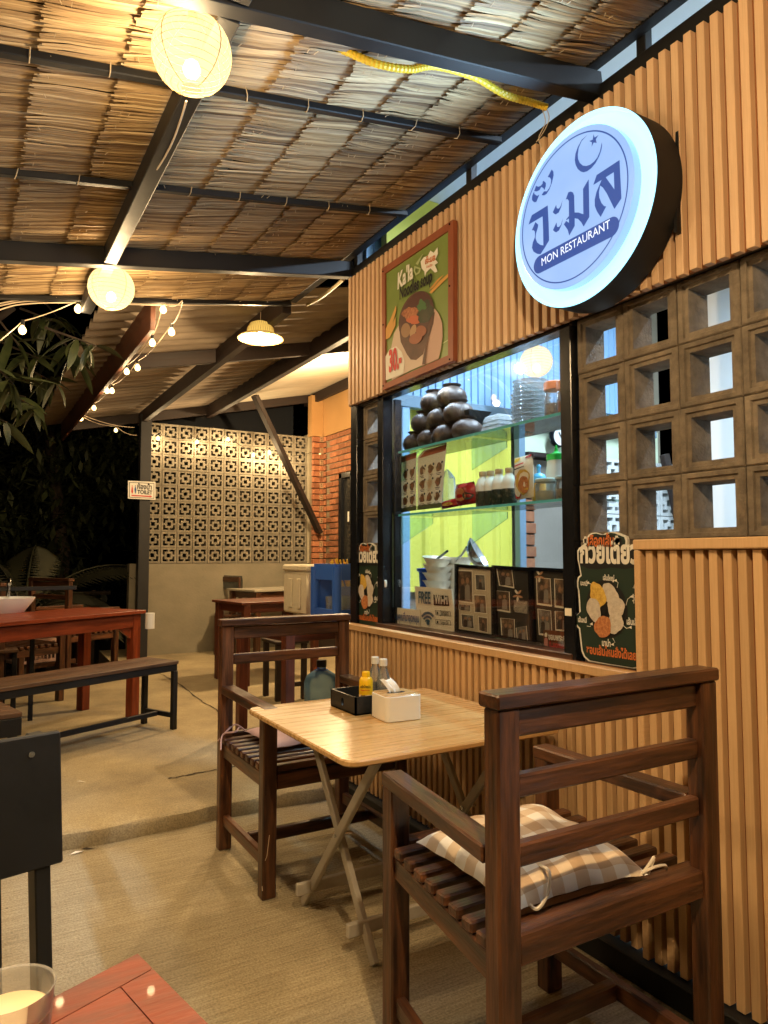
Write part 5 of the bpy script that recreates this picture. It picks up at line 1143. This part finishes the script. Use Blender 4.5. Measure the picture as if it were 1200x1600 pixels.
bottle('sauce_bottle', 'clear bottle of dark sauce with a white cap, left one behind the pepper', 1.312, 2.305, .672, bp1, CLEAR, cp, WHITE, [([(.019, .003), (.021, .006), (.021, .03), (.018, .048), (.020, .060), (.020, .066)], SAUCE, 'sauce')])
bottle('sauce_bottle', 'clear curvy sauce bottle with a white cap, right one behind the pepper', 1.312, 2.245, .672, bp1, CLEAR, cp, WHITE, [([(.019, .003), (.021, .006), (.021, .022)], mat('thin_sauce', (.30, .17, .07), .2), 'sauce')])
t = thing('condiment_jar', 'short clear condiment jar at the right corner of the caddy', 'jar', (1.285, 2.19, .667)); MB().lathe([(.020, 0), (.022, .004), (.022, .040), (.023, .044)], (1.262, 2.190, .667), 20).build('jar_body', CLEAR, t, smooth=40)

# ================================================================== LEFT SIDE FURNITURE
def LT(q, name, m, thick, parent, bevel=.003, z=None): return None
# long red table
rt = thing('long_red_table', 'long red varnished table near the dark garden', 'table', (.6, 5.1, .07))
a, b_, c_, d_ = AZ(227, 953, .82), AZ(190, 947, .82), AZ(0, 973, .82), AZ(0, 958, .82)
ux = (a-c_); ux.z = 0; ux.normalize(); uy = Vector((-ux.y, ux.x, 0)); org = Vector((a.x, a.y, 0)); Lb = 2.1; Wb = .62
def F(u, v, z): return org-ux*u+uy*v+Vector((0, 0, z))
for j in range(5): bar('top_board', F(-.01, .0625+j*.124, .807), F(Lb, .0625+j*.124, .807), .1215, .024, WOOD2, rt, bevel=.002)
for v in (.045, Wb-.045): bar('apron', F(.06, v, .745), F(Lb-.06, v, .745), .025, .092, WOOD2, rt)
bar('apron', F(.05, .08, .745), F(.05, Wb-.08, .745), .025, .09, WOOD2, rt)
for u in (.045, Lb-.08):
    for v in (.06, Wb-.06): bar('leg', F(u, v, .07), F(u, v, .79), .066, .066, WOOD2, rt, up=ux)
for v in (.045,): MB().poly([F(.085, v, .70), F(.085, v, .62), F(.20, v, .70)], thick=uy*.02).build('corner_bracket', WOOD2, rt)
t = thing('tissue_roll', 'white tissue roll hanging at the end of the long red table', 'tissue roll', F(-.03, .25, .7))
MB().cyl(AZ(230, 958, .80)+Vector((.02, .0, -.0)), AZ(230, 958, .80)+Vector((.02, 0, -.11)), .032, 20).build('paper_roll', WHITE, t, smooth=40)
# long bench
bn = thing('long_bench', 'long wooden topped bench on a black steel frame before the red table', 'bench', (.6, 4.6, .07))
a, c_ = AZ(279, 1031, .52), AZ(0, 1074, .52); ux = (a-c_); ux.z = 0; ux.normalize(); uy = Vector((-ux.y, ux.x, 0)); org = Vector((a.x, a.y, 0)); Lb = 1.9; Wb = .33
for j in range(3): bar('seat_board', F(0, .05+j*.108, .505), F(Lb, .05+j*.108, .505), .105, .022, WOOD3, bn, bevel=.002)
for v in (.018, Wb-.018): bar('frame_rail', F(.005, v, .472), F(Lb, v, .472), .03, .042, STEEL, bn)
bar('frame_rail', F(.018, .035, .472), F(.018, Wb-.035, .472), .03, .042, STEEL, bn)
for u in (.018, Lb-.02):
    for v in (.018, Wb-.018): bar('leg', F(u, v, .07), F(u, v, .45), .034, .034, STEEL, bn, up=ux)
    bar('end_stretcher', F(u, .036, .16), F(u, Wb-.036, .16), .025, .03, STEEL, bn)
bar('long_stretcher', F(.035, Wb/2, .16), F(Lb, Wb/2, .16), .025, .03, STEEL, bn)
# small bench at the left edge
sb = thing('small_bench', 'black edged wooden bench end at the left edge behind the black chair', 'bench', (.1, 3.9, .07))
a = AZ(35, 1112, .50); org = Vector((a.x, a.y, 0)); ux = Vector((.972, .235, 0)); uy = Vector((-.235, .972, 0)); Lb = 1.2; Wb = .32
for j in range(3): bar('seat_board', F(0, .053+j*.107, .488), F(Lb, .053+j*.107, .488), .104, .022, WOOD3, sb, bevel=.002)
for v in (.015, Wb-.015): bar('frame_rail', F(.0, v, .435), F(Lb, v, .435), .03, .08, STEEL, sb)
bar('frame_rail', F(.015, .032, .435), F(.015, Wb-.032, .435), .03, .08, STEEL, sb)
for u in (.03, Lb-.03):
    for v in (.03, Wb-.03): bar('leg', F(u, v, .07), F(u, v, .393), .034, .034, STEEL, sb, up=ux)
t = thing('dark_steel_stool', 'black steel stool frame at the left edge beside the long bench', 'stool', AZ(20, 1108, .07))
p0 = AZ(20, 1110, .07)
for dx, dy in ((0, 0), (-.26, -.06), (-.06, .26), (-.32, .20)): bar('leg', p0+Vector((dx, dy, 0)), p0+Vector((dx, dy, .43)), .034, .034, STEEL, t, up=(1, 0, 0))
MB().box((p0.x-.34, p0.y-.08, .50), (p0.x+.02, p0.y+.28, .522)).build('seat', WOOD3, t, bevel=.003)
# black chair at left
bc = thing('black_chair', 'black painted wooden chair seen from behind at the left edge', 'chair', (0, 1.6, 0))
a = AZ(90, 1140, .85); org = Vector((a.x, a.y, 0)); ux = Vector((.972, .235, 0)); uy = Vector((-.235, .972, 0))
MB().add([F(0, .0, .85), F(.46, .0, .85), F(.46, .0, .59), F(-.012, .0, .59), F(0, -.018, .85), F(.46, -.018, .85), F(.46, -.018, .59), F(-.012, -.018, .59)], [(0, 1, 2, 3), (7, 6, 5, 4), (0, 4, 5, 1), (1, 5, 6, 2), (2, 6, 7, 3), (3, 7, 4, 0)]).build('back_panel', BLKM, bc, bevel=.003)
for u in (.035, .42): bar('leg', F(u-.035, .018-.02, 0), F(u, .018, .845), .030, .045, BLKM, bc, up=uy)
for u in (.04, .42): bar('leg', F(u-.02, -.42, 0), F(u-.02, -.42, .40), .04, .04, BLKM, bc, up=uy)
MB().box((.05, .14, 0), (.46, .40, .025), M=T(org.x, org.y, .40) @ Matrix((-ux, -uy, Vector((0, 0, 1)))).transposed().to_4x4()).build('seat', BLKM, bc, bevel=.003)
MB().cyl(F(.055, -.022, .815), F(.055, -.0182, .815), .006, 12).build('screw', CHROME, bc)
bar('leg', F(.086, .018, 0), F(.112, .018, .62), .026, .045, BLKM, bc, up=uy)
bar('stretcher', F(.05, .02, .30), F(.40, .02, .30), .02, .035, BLKM, bc)
# near red table corner
nr = thing('near_red_table', 'red varnished table corner at the bottom left with the drink', 'table', (0, .6, 0))
a, e_, g_ = AZ(215, 1490, .72), AZ(325, 1600, .72), AZ(80, 1560, .72)
u1 = (a-g_).normalized(); v1 = (e_-a).normalized() ; org = Vector((a.x, a.y, 0)); ux = u1; uy = -v1*-1
def slab(name, u0, u1, v0, v1, m=None):
    # F(0,0) is the near corner; u runs left, v along the right hand edge
    MB().poly([F(u0, v0, .698), F(u1, v0, .698), F(u1, v1, .698), F(u0, v1, .698)], thick=(0, 0, .022)).build(name, NEARW, nr, bevel=.0025)
NEARW = mat('near_red_varnish', (.24, .036, .009), .34, (.085, .012, .004), 7, (1, 5, 1), .3, rand=.1, coat=.1, spec=.35)
slab('top_edge', 0, .80, 0, .042); slab('top_edge', 0, .042, .0435, .60)
for j in range(5): slab('top_board', .0435, .80, .0435+j*.10, .0435+j*.10+.0985)
for u, v in ((.06, .06), (.70, .06), (.06, .50)): bar('leg', F(u, v, 0), F(u, v, .697), .055, .055, WOOD2, nr, up=ux)
bar('apron', F(.09, .06, .66), F(.67, .06, .66), .025, .07, WOOD2, nr)
# drink
gl = thing('drink_glass', 'frosted plastic cup of creamy drink at the bottom left corner', 'cup', AZ(28, 1640, .72))
cc = AZ(13, 1556, .83); cc = Vector((cc.x, cc.y, .721))
MB().lathe([(.026, 0), (.028, .003), (.036, .114), (.0372, .115), (.0350, .114), (.0268, .006), (.01, .005)], cc, 36, caps=(True, True)).build('cup_wall', glassy('cup_plastic', (.9, .9, .9), .8, .12, .22, (.7, .7, .68)), gl, smooth=50)
MB().lathe([(.0262, .007), (.0338, .094), (.031, .0945), (.005, .094)], cc, 32).build('drink', mat('creamy_tea', (.78, .64, .42), .35), gl, smooth=50)

# ================================================================== REAR TABLES
def table(name, label, a, ux_, L_, W_2, z, m, legs=.06, top=None, cat='table', shelf=False):
    global org, ux, uy
    ux = Vector((ux_[0], ux_[1], 0)).normalized(); uy = Vector((-ux.y, ux.x, 0)); org = Vector((a[0], a[1], 0))
    t = thing(name, label, cat, (a[0], a[1], .07)); n = 4
    def G(u, v, z_): return org+ux*u+uy*v+Vector((0, 0, z_))
    for j in range(n): w_ = W_2/n; bar('top_board', G(-.02, w_*(j+.5), z-.011), G(L_+.02, w_*(j+.5), z-.011), w_-.003, .022, top or m, t, bevel=.002)
    for v in (.05, W_2-.05): bar('apron', G(.05, v, z-.06), G(L_-.05, v, z-.06), .024, .075, m, t)
    for u in (.05, L_-.05): bar('apron', G(u, .065, z-.06), G(u, W_2-.065, z-.06), .024, .075, m, t)
    for u in (.04, L_-.04):
        for v in (.04, W_2-.04): bar('leg', G(u, v, .07), G(u, v, z-.022), legs, legs, m, t, up=ux)
    return t, G
ct, G = table('cooler_table', 'dark red table carrying the foam box and blue rack', AZ(446, 979, .80), (1, .10), .95, .70, .80, WOOD4)
dt, G = table('small_red_table', 'small red table partly hidden behind the foam box', (2.10, 6.0, 0), (.99, .15), .8, .6, .80, WOOD4)
et, G = table('covered_table', 'grey covered table against the rendered wall with a tissue box', (2.78, 7.55, 0), (.97, .22), .9, .6, .83, WOOD, top=mat('grey_table_cover', (.36, .33, .26), .5))
t = thing('tissue_box', 'small white tissue box on the grey covered table by the wall', 'tissue box', (3.05, 7.75, .83)); q = AZ(390, 910, .83)
MB().box((q.x-.07, q.y-.05, .831), (q.x+.07, q.y+.06, .925)).build('box_body', WHITE, t, bevel=.006); MB().poly([(q.x-.03, q.y, .926), (q.x+.02, q.y, .926), (q.x+.0, q.y+.02, .985), (q.x-.04, q.y+.01, .99)], thick=(.004, .004, 0)).build('tissue', PAPERW, t)
# cloth draped chair
cc_ = thing('cloth_draped_chair', 'dark chair with grey cloth hung over its back, before the rendered wall', 'chair', (2.5, 8.0, .07))
p = AZ(340, 1015, .07); q = AZ(374, 1020, .07)
for pp_ in (p, q, p+Vector((-.15, -.42, 0)), q+Vector((-.15, -.42, 0))): bar('leg', pp_, pp_+Vector((0, 0, .88 if pp_ in (p, q) else .45)), .045, .045, WOOD, cc_, up=(1, 0, 0))
bar('back_rail', p+Vector((0, 0, .86)), q+Vector((0, 0, .86)), .03, .06, WOOD, cc_)
mb = MB(); n = 14; d = (q-p)
for sd, hh in ((-.035, .16), (.035, .14)):
    vs = []
    for j in range(4):
        for i in range(n+1): w_ = p-d*.06+d*1.12*(i/n); vs.append(w_+Vector((0, sd*(1 if j else .3)+.008*math.sin(i*2.2), .905-hh*j/3)))
    mb.add(vs, [(j*(n+1)+i, j*(n+1)+i+1, (j+1)*(n+1)+i+1, (j+1)*(n+1)+i) for j in range(3) for i in range(n)])
mb.build('draped_cloth', CLOTH, cc_, smooth=60)
bar('seat_board', p+Vector((.1, -.2, .45)), q+Vector((-.1, -.2, .45)), .4, .03, WOOD, cc_)
# foam box
t = thing('foam_box', 'large off-white foam ice box with a lid on the dark red table', 'foam box', (2.1, 4.6, .8))
q = AZ(440, 985, .80); fx0 = 1.93; fy0 = 4.28
FX, FY, FWD, FDP = 2.00, 4.45, .54, .42
mb = MB(); mb.box((FX, FY, .802), (FX+FWD, FY+FDP, 1.095)); body = mb.build('box_body', FOAM, t, bevel=.012, smooth=40)
MB().box((FX-.008, FY-.008, 1.098), (FX+FWD+.008, FY+FDP+.008, 1.145)).build('lid', FOAM, t, bevel=.012, smooth=40)
for k in range(2): MB().box((FX+.10+k*.20, FY-.010, .84), (FX+.17+k*.20, FY-.0005, 1.05)).build('raised_rib', FOAM, t, bevel=.006)
for k in range(2): MB().box((FX-.010, FY+.10+k*.15, .84), (FX-.0005, FY+.16+k*.15, 1.05)).build('raised_rib', FOAM, t, bevel=.006)
# blue rack with glasses and straws
t = thing('blue_drying_rack', 'blue plastic rack holding clear cups beside the foam box', 'rack', (2.0, 3.75, .80))
rx0, rx1, ry0, ry1 = 1.86, 2.22, 3.72, 4.02; zt = 1.14
for x in (rx0, rx1):
    for y in (ry0, ry1): MB().cyl((x, y, .802), (x, y, zt), .027, 12).build('corner_post', BLUEP, t, smooth=40)
for z in (.86, zt-.03):
    for a_, b2 in (((rx0, ry0), (rx1, ry0)), ((rx0, ry1), (rx1, ry1)), ((rx0, ry0), (rx0, ry1)), ((rx1, ry0), (rx1, ry1))): MB().bar((a_[0], a_[1], z), (b2[0], b2[1], z), .016, .095 if z > 1 else .06).build('rim_rail', BLUEP, t)
MB().box((rx0+.02, ry1-.004, .86), (rx1-.02, ry1+.004, 1.08)).build('back_panel', BLUEP, t)
MB().box((rx0, ry0, .850), (rx1, ry1, .858)).build('shelf_plate', BLUEP, t)
MB().box((rx0+.03, ry0+.02, .872), (rx1-.03, ry0+.026, 1.06)).build('clear_panel', FROST, t)
k = 0
for x in (1.93, 2.04, 2.15):
    for y in (3.80, 3.93):
        tag(MB().lathe([(.032, 0), (.038, .10), (.036, .10), (.030, .004)], (x, y, .859), 18, caps=(True, False)).build('clear_cup', CLEAR, smooth=40), 'clear upturned cup in the blue rack, %s %s' % (('left', 'middle', 'right')[k//2], ('front', 'rear')[k % 2]), 'cup', 'clear cups in the blue rack'); k += 1
t = thing('straw_bundle', 'bundle of yellow straws sticking out above the blue rack', 'straws', (1.95, 3.85, 1.10))
for i in range(14):
    x = 1.93+random.uniform(-.02, .10); y = 3.86+random.uniform(-.03, .03); MB().cyl((x, y, 1.02), (x-.045+random.uniform(-.02, .02), y+random.uniform(-.02, .02), 1.175+random.uniform(-.01, .015)), .0045, 6).build('straw', YEL, t)
# water jug
t = thing('water_jug', 'big clear blue water jug with a dark cap under the rear table', 'water jug', AZ(500, 1121, .07))
q = AZ(502, 1118, .07); JG = glassy('jug_blue', (.62, .76, .86), .9, .08, .40, (.24, .48, .78))
MB().lathe([(.115, 0), (.125, .02), (.125, .10), (.119, .115), (.125, .13), (.125, .235), (.105, .285), (.06, .315), (.032, .33), (.030, .355)], q, 28).build('jug_body', JG, t, smooth=50)
MB().lathe([(.036, .345), (.036, .385), (.033, .392)], q, 18).build('cap', BLKM, t, smooth=40)
MB().lathe([(.05, .312), (.056, .305), (.045, .325)], q, 20).build('neck_band', BASIN, t, smooth=40)
# dark stool by the table
t = thing('dark_stool', 'tall dark wooden stool left of the rear red table', 'stool', AZ(446, 1100, .07))
q = AZ(434, 1096, .07)
for dx, dy in ((0, 0), (.22, 0), (0, .26), (.22, .26)): bar('leg', q+Vector((dx, dy, 0)), q+Vector((dx, dy, .44)), .04, .04, BEAMW, t, up=(1, 0, 0))
MB().box((q.x-.03, q.y-.03, .512), (q.x+.25, q.y+.29, .535)).build('seat', BEAMW, t, bevel=.003)
bar('stretcher', q+Vector((.02, 0, .12)), q+Vector((.20, 0, .12)), .02, .035, BEAMW, t)

# ================================================================== DARK GARDEN: sink, crate, fence
t = thing('wash_basin', 'white wash basin with a chrome tap at the left, in the dark', 'wash basin', AZ(30, 940, .92))
q = AZ(2, 934, .92)
MB().lathe([(.05, -.20), (.16, -.14), (.235, -.03), (.25, .0), (.235, .0), (.15, -.10), (.03, -.13)], q, 32, caps=(True, True), M=Matrix.Diagonal((.85, .7, .8, 1))).build('basin', WHITE, t, smooth=50)
MB().tube([q+Vector((.05, .14, .0)), q+Vector((.05, .14, .10)), q+Vector((.05, .10, .12)), q+Vector((.05, .04, .09))], .012, 8).build('tap', CHROME, t, smooth=50)
for dx in (-.2, .2): bar('stand_leg', q+Vector((dx, .0, -.98)), q+Vector((dx, 0, -.10)), .03, .03, STEEL, t, up=(1, 0, 0))
bar('stand_rail', q+Vector((-.4, .20, .05)), q+Vector((.5, .20, .05)), .03, .03, STEEL, t)
t = thing('plastic_crate', 'pale pink slotted plastic crate on the ground under the far chair', 'crate', AZ(48, 1035, -.2))
q = AZ(48, 1034, .07); mb = MB()
for z in (.0, .11, .22): mb.box((-.2, -.15, z), (.2, -.14, z+.03)); mb.box((-.2, .14, z), (.2, .15, z+.03)); mb.box((-.2, -.14, z), (-.19, .14, z+.03)); mb.box((.19, -.14, z), (.2, .14, z+.03))
for i in range(10): x = -.2+i*.0425; mb.box((x, -.149, .03), (x+.015, -.141, .11)); mb.box((x, -.149, .14), (x+.015, -.141, .22))
mb.box((-.19, -.14, 0), (.19, .14, .008)); mb.build('crate_body', mat('pale_pink_plastic', (.5, .32, .26), .5), t, M=T(q.x, q.y, .072) @ RZ(.4))
tag(MB().cyl(AZ(203, 1028, .07), AZ(203, 1028, .07)+Vector((0, 0, .26)), .03, 12).build('blue_pipe', mat('blue_pvc', (.04, .13, .28), .4), smooth=40), 'short blue pipe standing at the foot of the dark post', 'pipe')
fn = thing('wooden_fence', 'low dim wooden fence beyond the slab, left of the dark post', 'fence', (0, 9.6, -.3))
for i in range(7): x = -1.6+i*.5; bar('fence_post', (x, 9.7, -.34), (x, 9.7, .78), .05, .05, BARK, fn, up=(1, 0, 0))
for z in (.25, .5, .72): bar('fence_rail', (-1.7, 9.66, z), (1.6, 9.66, z+.02), .025, .05, BARK, fn)
# toilet sign
t = thing('toilet_sign', 'small white toilet sign with a red arrow on the dark post', 'sign', AY(221, 780, 8.27))
Y_ = 8.27; qs = [AY(200, 751, Y_), AY(243, 753, Y_), AY(243, 781, Y_), AY(200, 779, Y_)]
MB().poly(qs, thick=(0, .008, 0)).build('plate', PRINTW, t)
def QY(pts, o=.002): return [AY(x, y, Y_-o) for x, y in pts]
MB().poly(QY([(202, 753.2), (241, 755), (241, 779), (202, 777.4)]), holes=[QY([(202.8, 754), (240.2, 755.8), (240.2, 778.2), (202.8, 776.6)])]).build('border_line', PBLK, t)
text('ห้องน้ำ', AY(214.5, 763.8, Y_-.002), AY(237, 765, Y_-.002), PBLK, t, 1.3, .03, n=(0, -1, 0)); text('TOILET', AY(214.5, 771.4, Y_-.002), AY(238, 772.6, Y_-.002), PBLK, t, 1.25, .03, n=(0, -1, 0))
mb = MB(); mb.poly(QY([(205.5, 773.2), (234, 774.6), (234, 773.6), (238, 775.9), (234, 777.4), (234, 776.6), (205.5, 775)]), 0)
for x, c_ in ((206.6, 0), (211.6, 1)):
    mb.poly(QY(ell((x, 759.4), .9, .9, 8)), c_); mb.poly(QY([(x-1.5, 768 if c_ == 0 else 765), (x-.8, 761), (x+.8, 761), (x+1.5, 768 if c_ == 0 else 765), (x+.6, 771), (x-.6, 771)]), c_)
mb.build('pictogram', [PRED, PBLUE], t)

# ================================================================== TREES AND PALM (one mesh of leaves per crown, big leaves as parts)
def leaf_mesh(L_, W_2, m, droop=.2):
    mb = MB(); n = 6; vs = []
    for k in range(n+1):
        u = k/n; w_ = W_2*math.sin(PI*min(1, u*.97+.03))**.8*(1-.25*u); z = -droop*L_*u*u
        vs += [(u*L_, -w_, z+.25*w_), (u*L_, 0, z), (u*L_, w_, z+.25*w_)]
    mb.add(vs, [f for k in range(n) for f in ((k*3, k*3+1, k*3+4, k*3+3), (k*3+1, k*3+2, k*3+5, k*3+4))]); return mb.mesh('leaf', m, smooth=70)
LM = [leaf_mesh(.20, .024, LEAF, .25), leaf_mesh(.17, .028, LEAF, .4), leaf_mesh(.23, .026, LEAF, .15)]
tr = thing('mango_tree', 'leafy mango branches hanging in from the upper left, half lit', 'tree', (-.6, 5.2, -.35))
rnd = random.Random(11)
MB().tube([(-.9, 5.6, -.35), (-.85, 5.5, .8), (-.6, 5.3, 1.8), (-.2, 5.1, 2.4), (.2, 4.9, 2.75)], [.12, .10, .07, .04, .02], 9).build('trunk', BARK, tr, smooth=60)
tips = [(60, 560), (20, 600), (110, 520), (90, 600), (30, 540), (150, 540), (60, 640), (10, 660), (120, 560), (0, 580), (80, 500), (40, 620)]
for i, (x, y) in enumerate(tips):
    c = AY(x, y, 4.6+rnd.uniform(-.4, .9)); c2 = c+Vector((rnd.uniform(-.3, -.1), rnd.uniform(0, .3), rnd.uniform(.05, .25)))
    MB().tube([c2, c], [.008, .004], 5).build('twig', BARK, tr)
    for j in range(11):
        M = T(*c.lerp(c2, rnd.uniform(0, .5))) @ RZ(rnd.uniform(-.4, 6.28)) @ Matrix.Rotation(rnd.uniform(-.1, 1.15), 4, 'Y') @ Matrix.Rotation(rnd.uniform(-.6, .6), 4, 'X') @ Matrix.Scale(rnd.uniform(.75, 1.2), 4)
        inst('leaf', rnd.choice(LM), M, tr)
def crown(mb, c, r, n, size, rr):
    for i in range(n):
        d = Vector((rr.gauss(0, 1), rr.gauss(0, 1), rr.gauss(0, .8))).normalized(); k = (rr.random()**.45); p = Vector(c)+Vector((d.x*r[0]*k, d.y*r[1]*k, d.z*r[2]*k))
        a = rr.uniform(0, 6.28); e = rr.uniform(-1.3, .2); l = size*rr.uniform(.6, 1.3); w_ = l*.16
        x = Vector((math.cos(a)*math.cos(e), math.sin(a)*math.cos(e), math.sin(e)))*l; s_ = Vector((-math.sin(a), math.cos(a), rr.uniform(-.5, .5)))*w_
        mb.add([p-x*.5, p+s_, p+x*.5, p-s_], [(0, 1, 2, 3)])
def bgtree(label, base, h, blobs, size=.16, n=1400, seed=1):
    t = thing('garden_tree', label, 'tree', base); rr = random.Random(seed); b = Vector(base)
    MB().tube([b, b+Vector((.1, 0, h*.35)), b+Vector((-.1, .1, h*.7)), b+Vector((0, 0, h*.9))], [.12, .10, .07, .02], 8).build('trunk', BARK, t, smooth=60)
    mb = MB()
    for c, r in blobs: crown(mb, b+Vector(c), r, n, size, rr)
    o = mb.build('crown', LEAFD if seed > 1 else LEAF, t); o['kind'] = 'stuff'
bgtree('dark bushy tree beyond the fence, filling the left edge', (-.9, 9.6, -.35), 5, [((0, 0, 3.2), (1.4, 1.2, 1.5)), ((.3, -.2, 1.6), (.9, .8, .8)), ((-1, .3, 1.8), (1.2, 1, 1.2))], .20, 1500, 2)
bgtree('dim tree with drooping leaves between the left edge and the post', (1.0, 10.4, -.35), 4.6, [((0, 0, 2.7), (1.2, 1.0, 1.0)), ((-.4, .1, 1.7), (.9, .8, .8)), ((.6, 0, 3.6), (1.6, 1.1, .8))], .20, 1500, 3)
bgtree('dark tree showing above the lattice wall under the far roof', (3.0, 10.2, -.35), 4.6, [((0, 0, 3.6), (1.5, .9, .8)), ((-.9, -.2, 3.2), (.8, .6, .6))], .16, 1200, 4)
mb = MB(); rr = random.Random(9)
for i in range(9): crown(mb, (-6+i*1.9, 13.5+rr.uniform(-.6, .6), 2.0+rr.uniform(-.3, .6)), (1.4, 1.0, 2.4), 520, .34, rr)
tag(mb.build('far_thicket', LEAFD), kind='stuff')
# coconut palm with long fronds
pm = thing('young_palm', 'young palm with long arching fronds in the dark at the left', 'palm', (.55, 8.6, -.35))
MB().tube([(.55, 8.6, -.35), (.56, 8.6, .1), (.55, 8.58, .5)], [.14, .11, .06], 10).build('trunk', BARK, pm, smooth=60)
FR = mat('palm_frond_green', (.030, .030, .013), .7, (.018, .019, .009), 5, rand=.3)
for i, (a, e, L_) in enumerate(((2.9, .5, 1.5), (3.6, .9, 1.7), (.1, 1.1, 1.7), (.6, .8, 1.4), (4.4, .55, 1.5), (2.2, 1.25, 1.8), (5.4, .7, 1.4), (3.2, 1.25, 1.9), (1.4, 1.3, 1.8))):
    mb = MB(); p = Vector((.55, 8.58, .5)); prev = p.copy(); ang = e; path = [p.copy()]
    for k in range(14): d = Vector((math.cos(a)*math.cos(ang), math.sin(a)*math.cos(ang), math.sin(ang))); prev = prev+d*L_/14; path.append(prev.copy()); ang -= .12
    mb.tube(path, [.012*(1-.8*k/14) for k in range(15)], 5)
    side = Vector((-math.sin(a), math.cos(a), 0))
    for k in range(2, 14):
        for s_ in (-1, 1):
            for o_ in (0, .33, .66):
                b0 = path[k].lerp(path[min(k+1, 14)], o_); l = .38*math.sin(PI*(k+1)/16); d = (side*s_*.8+(path[min(k+1, 14)]-path[k]).normalized()*.6+Vector((0, 0, -.55))).normalized()*l
                w_ = Vector((0, 0, .010)); mb.add([b0-w_, b0+d*.5+Vector((0, 0, .02)), b0+d, b0+d*.5-Vector((0, 0, .015))], [(0, 1, 2, 3)])
    mb.build('frond', FR, pm)
# small litter on the floor
for k, (x, y, lab) in enumerate(((127, 1222, 'pale torn paper scrap on the raised floor by the black chair'), (120, 1333, 'pale dry leaf sliver lying under the step by the black chair'), (137, 1327, 'brown dry leaf sliver lying under the step'))):
    p = AZ(x, y, .072 if k == 0 else .001); a = rnd.uniform(0, 3)
    tag(MB().add([p+Vector((-.03*math.cos(a), -.03*math.sin(a), .001)), p+Vector((.004, -.008, .004)), p+Vector((.03*math.cos(a), .03*math.sin(a), .002)), p+Vector((-.004, .008, .006))], [(0, 1, 2, 3)]).build('paper_scrap' if k == 0 else 'dry_leaf', PAPER if k < 2 else BARK), lab, 'litter')
t = thing('straw_twig', 'thin dry twig caught on the front leg of the far armchair', 'twig', (.94, 2.45, .1))
MB().tube([AZ(410, 1392, .04), AX(408, 1360, .935), AX(417, 1338, .935), AX(421, 1305, .935)], .0013, 4).build('stem', CABLE, t)
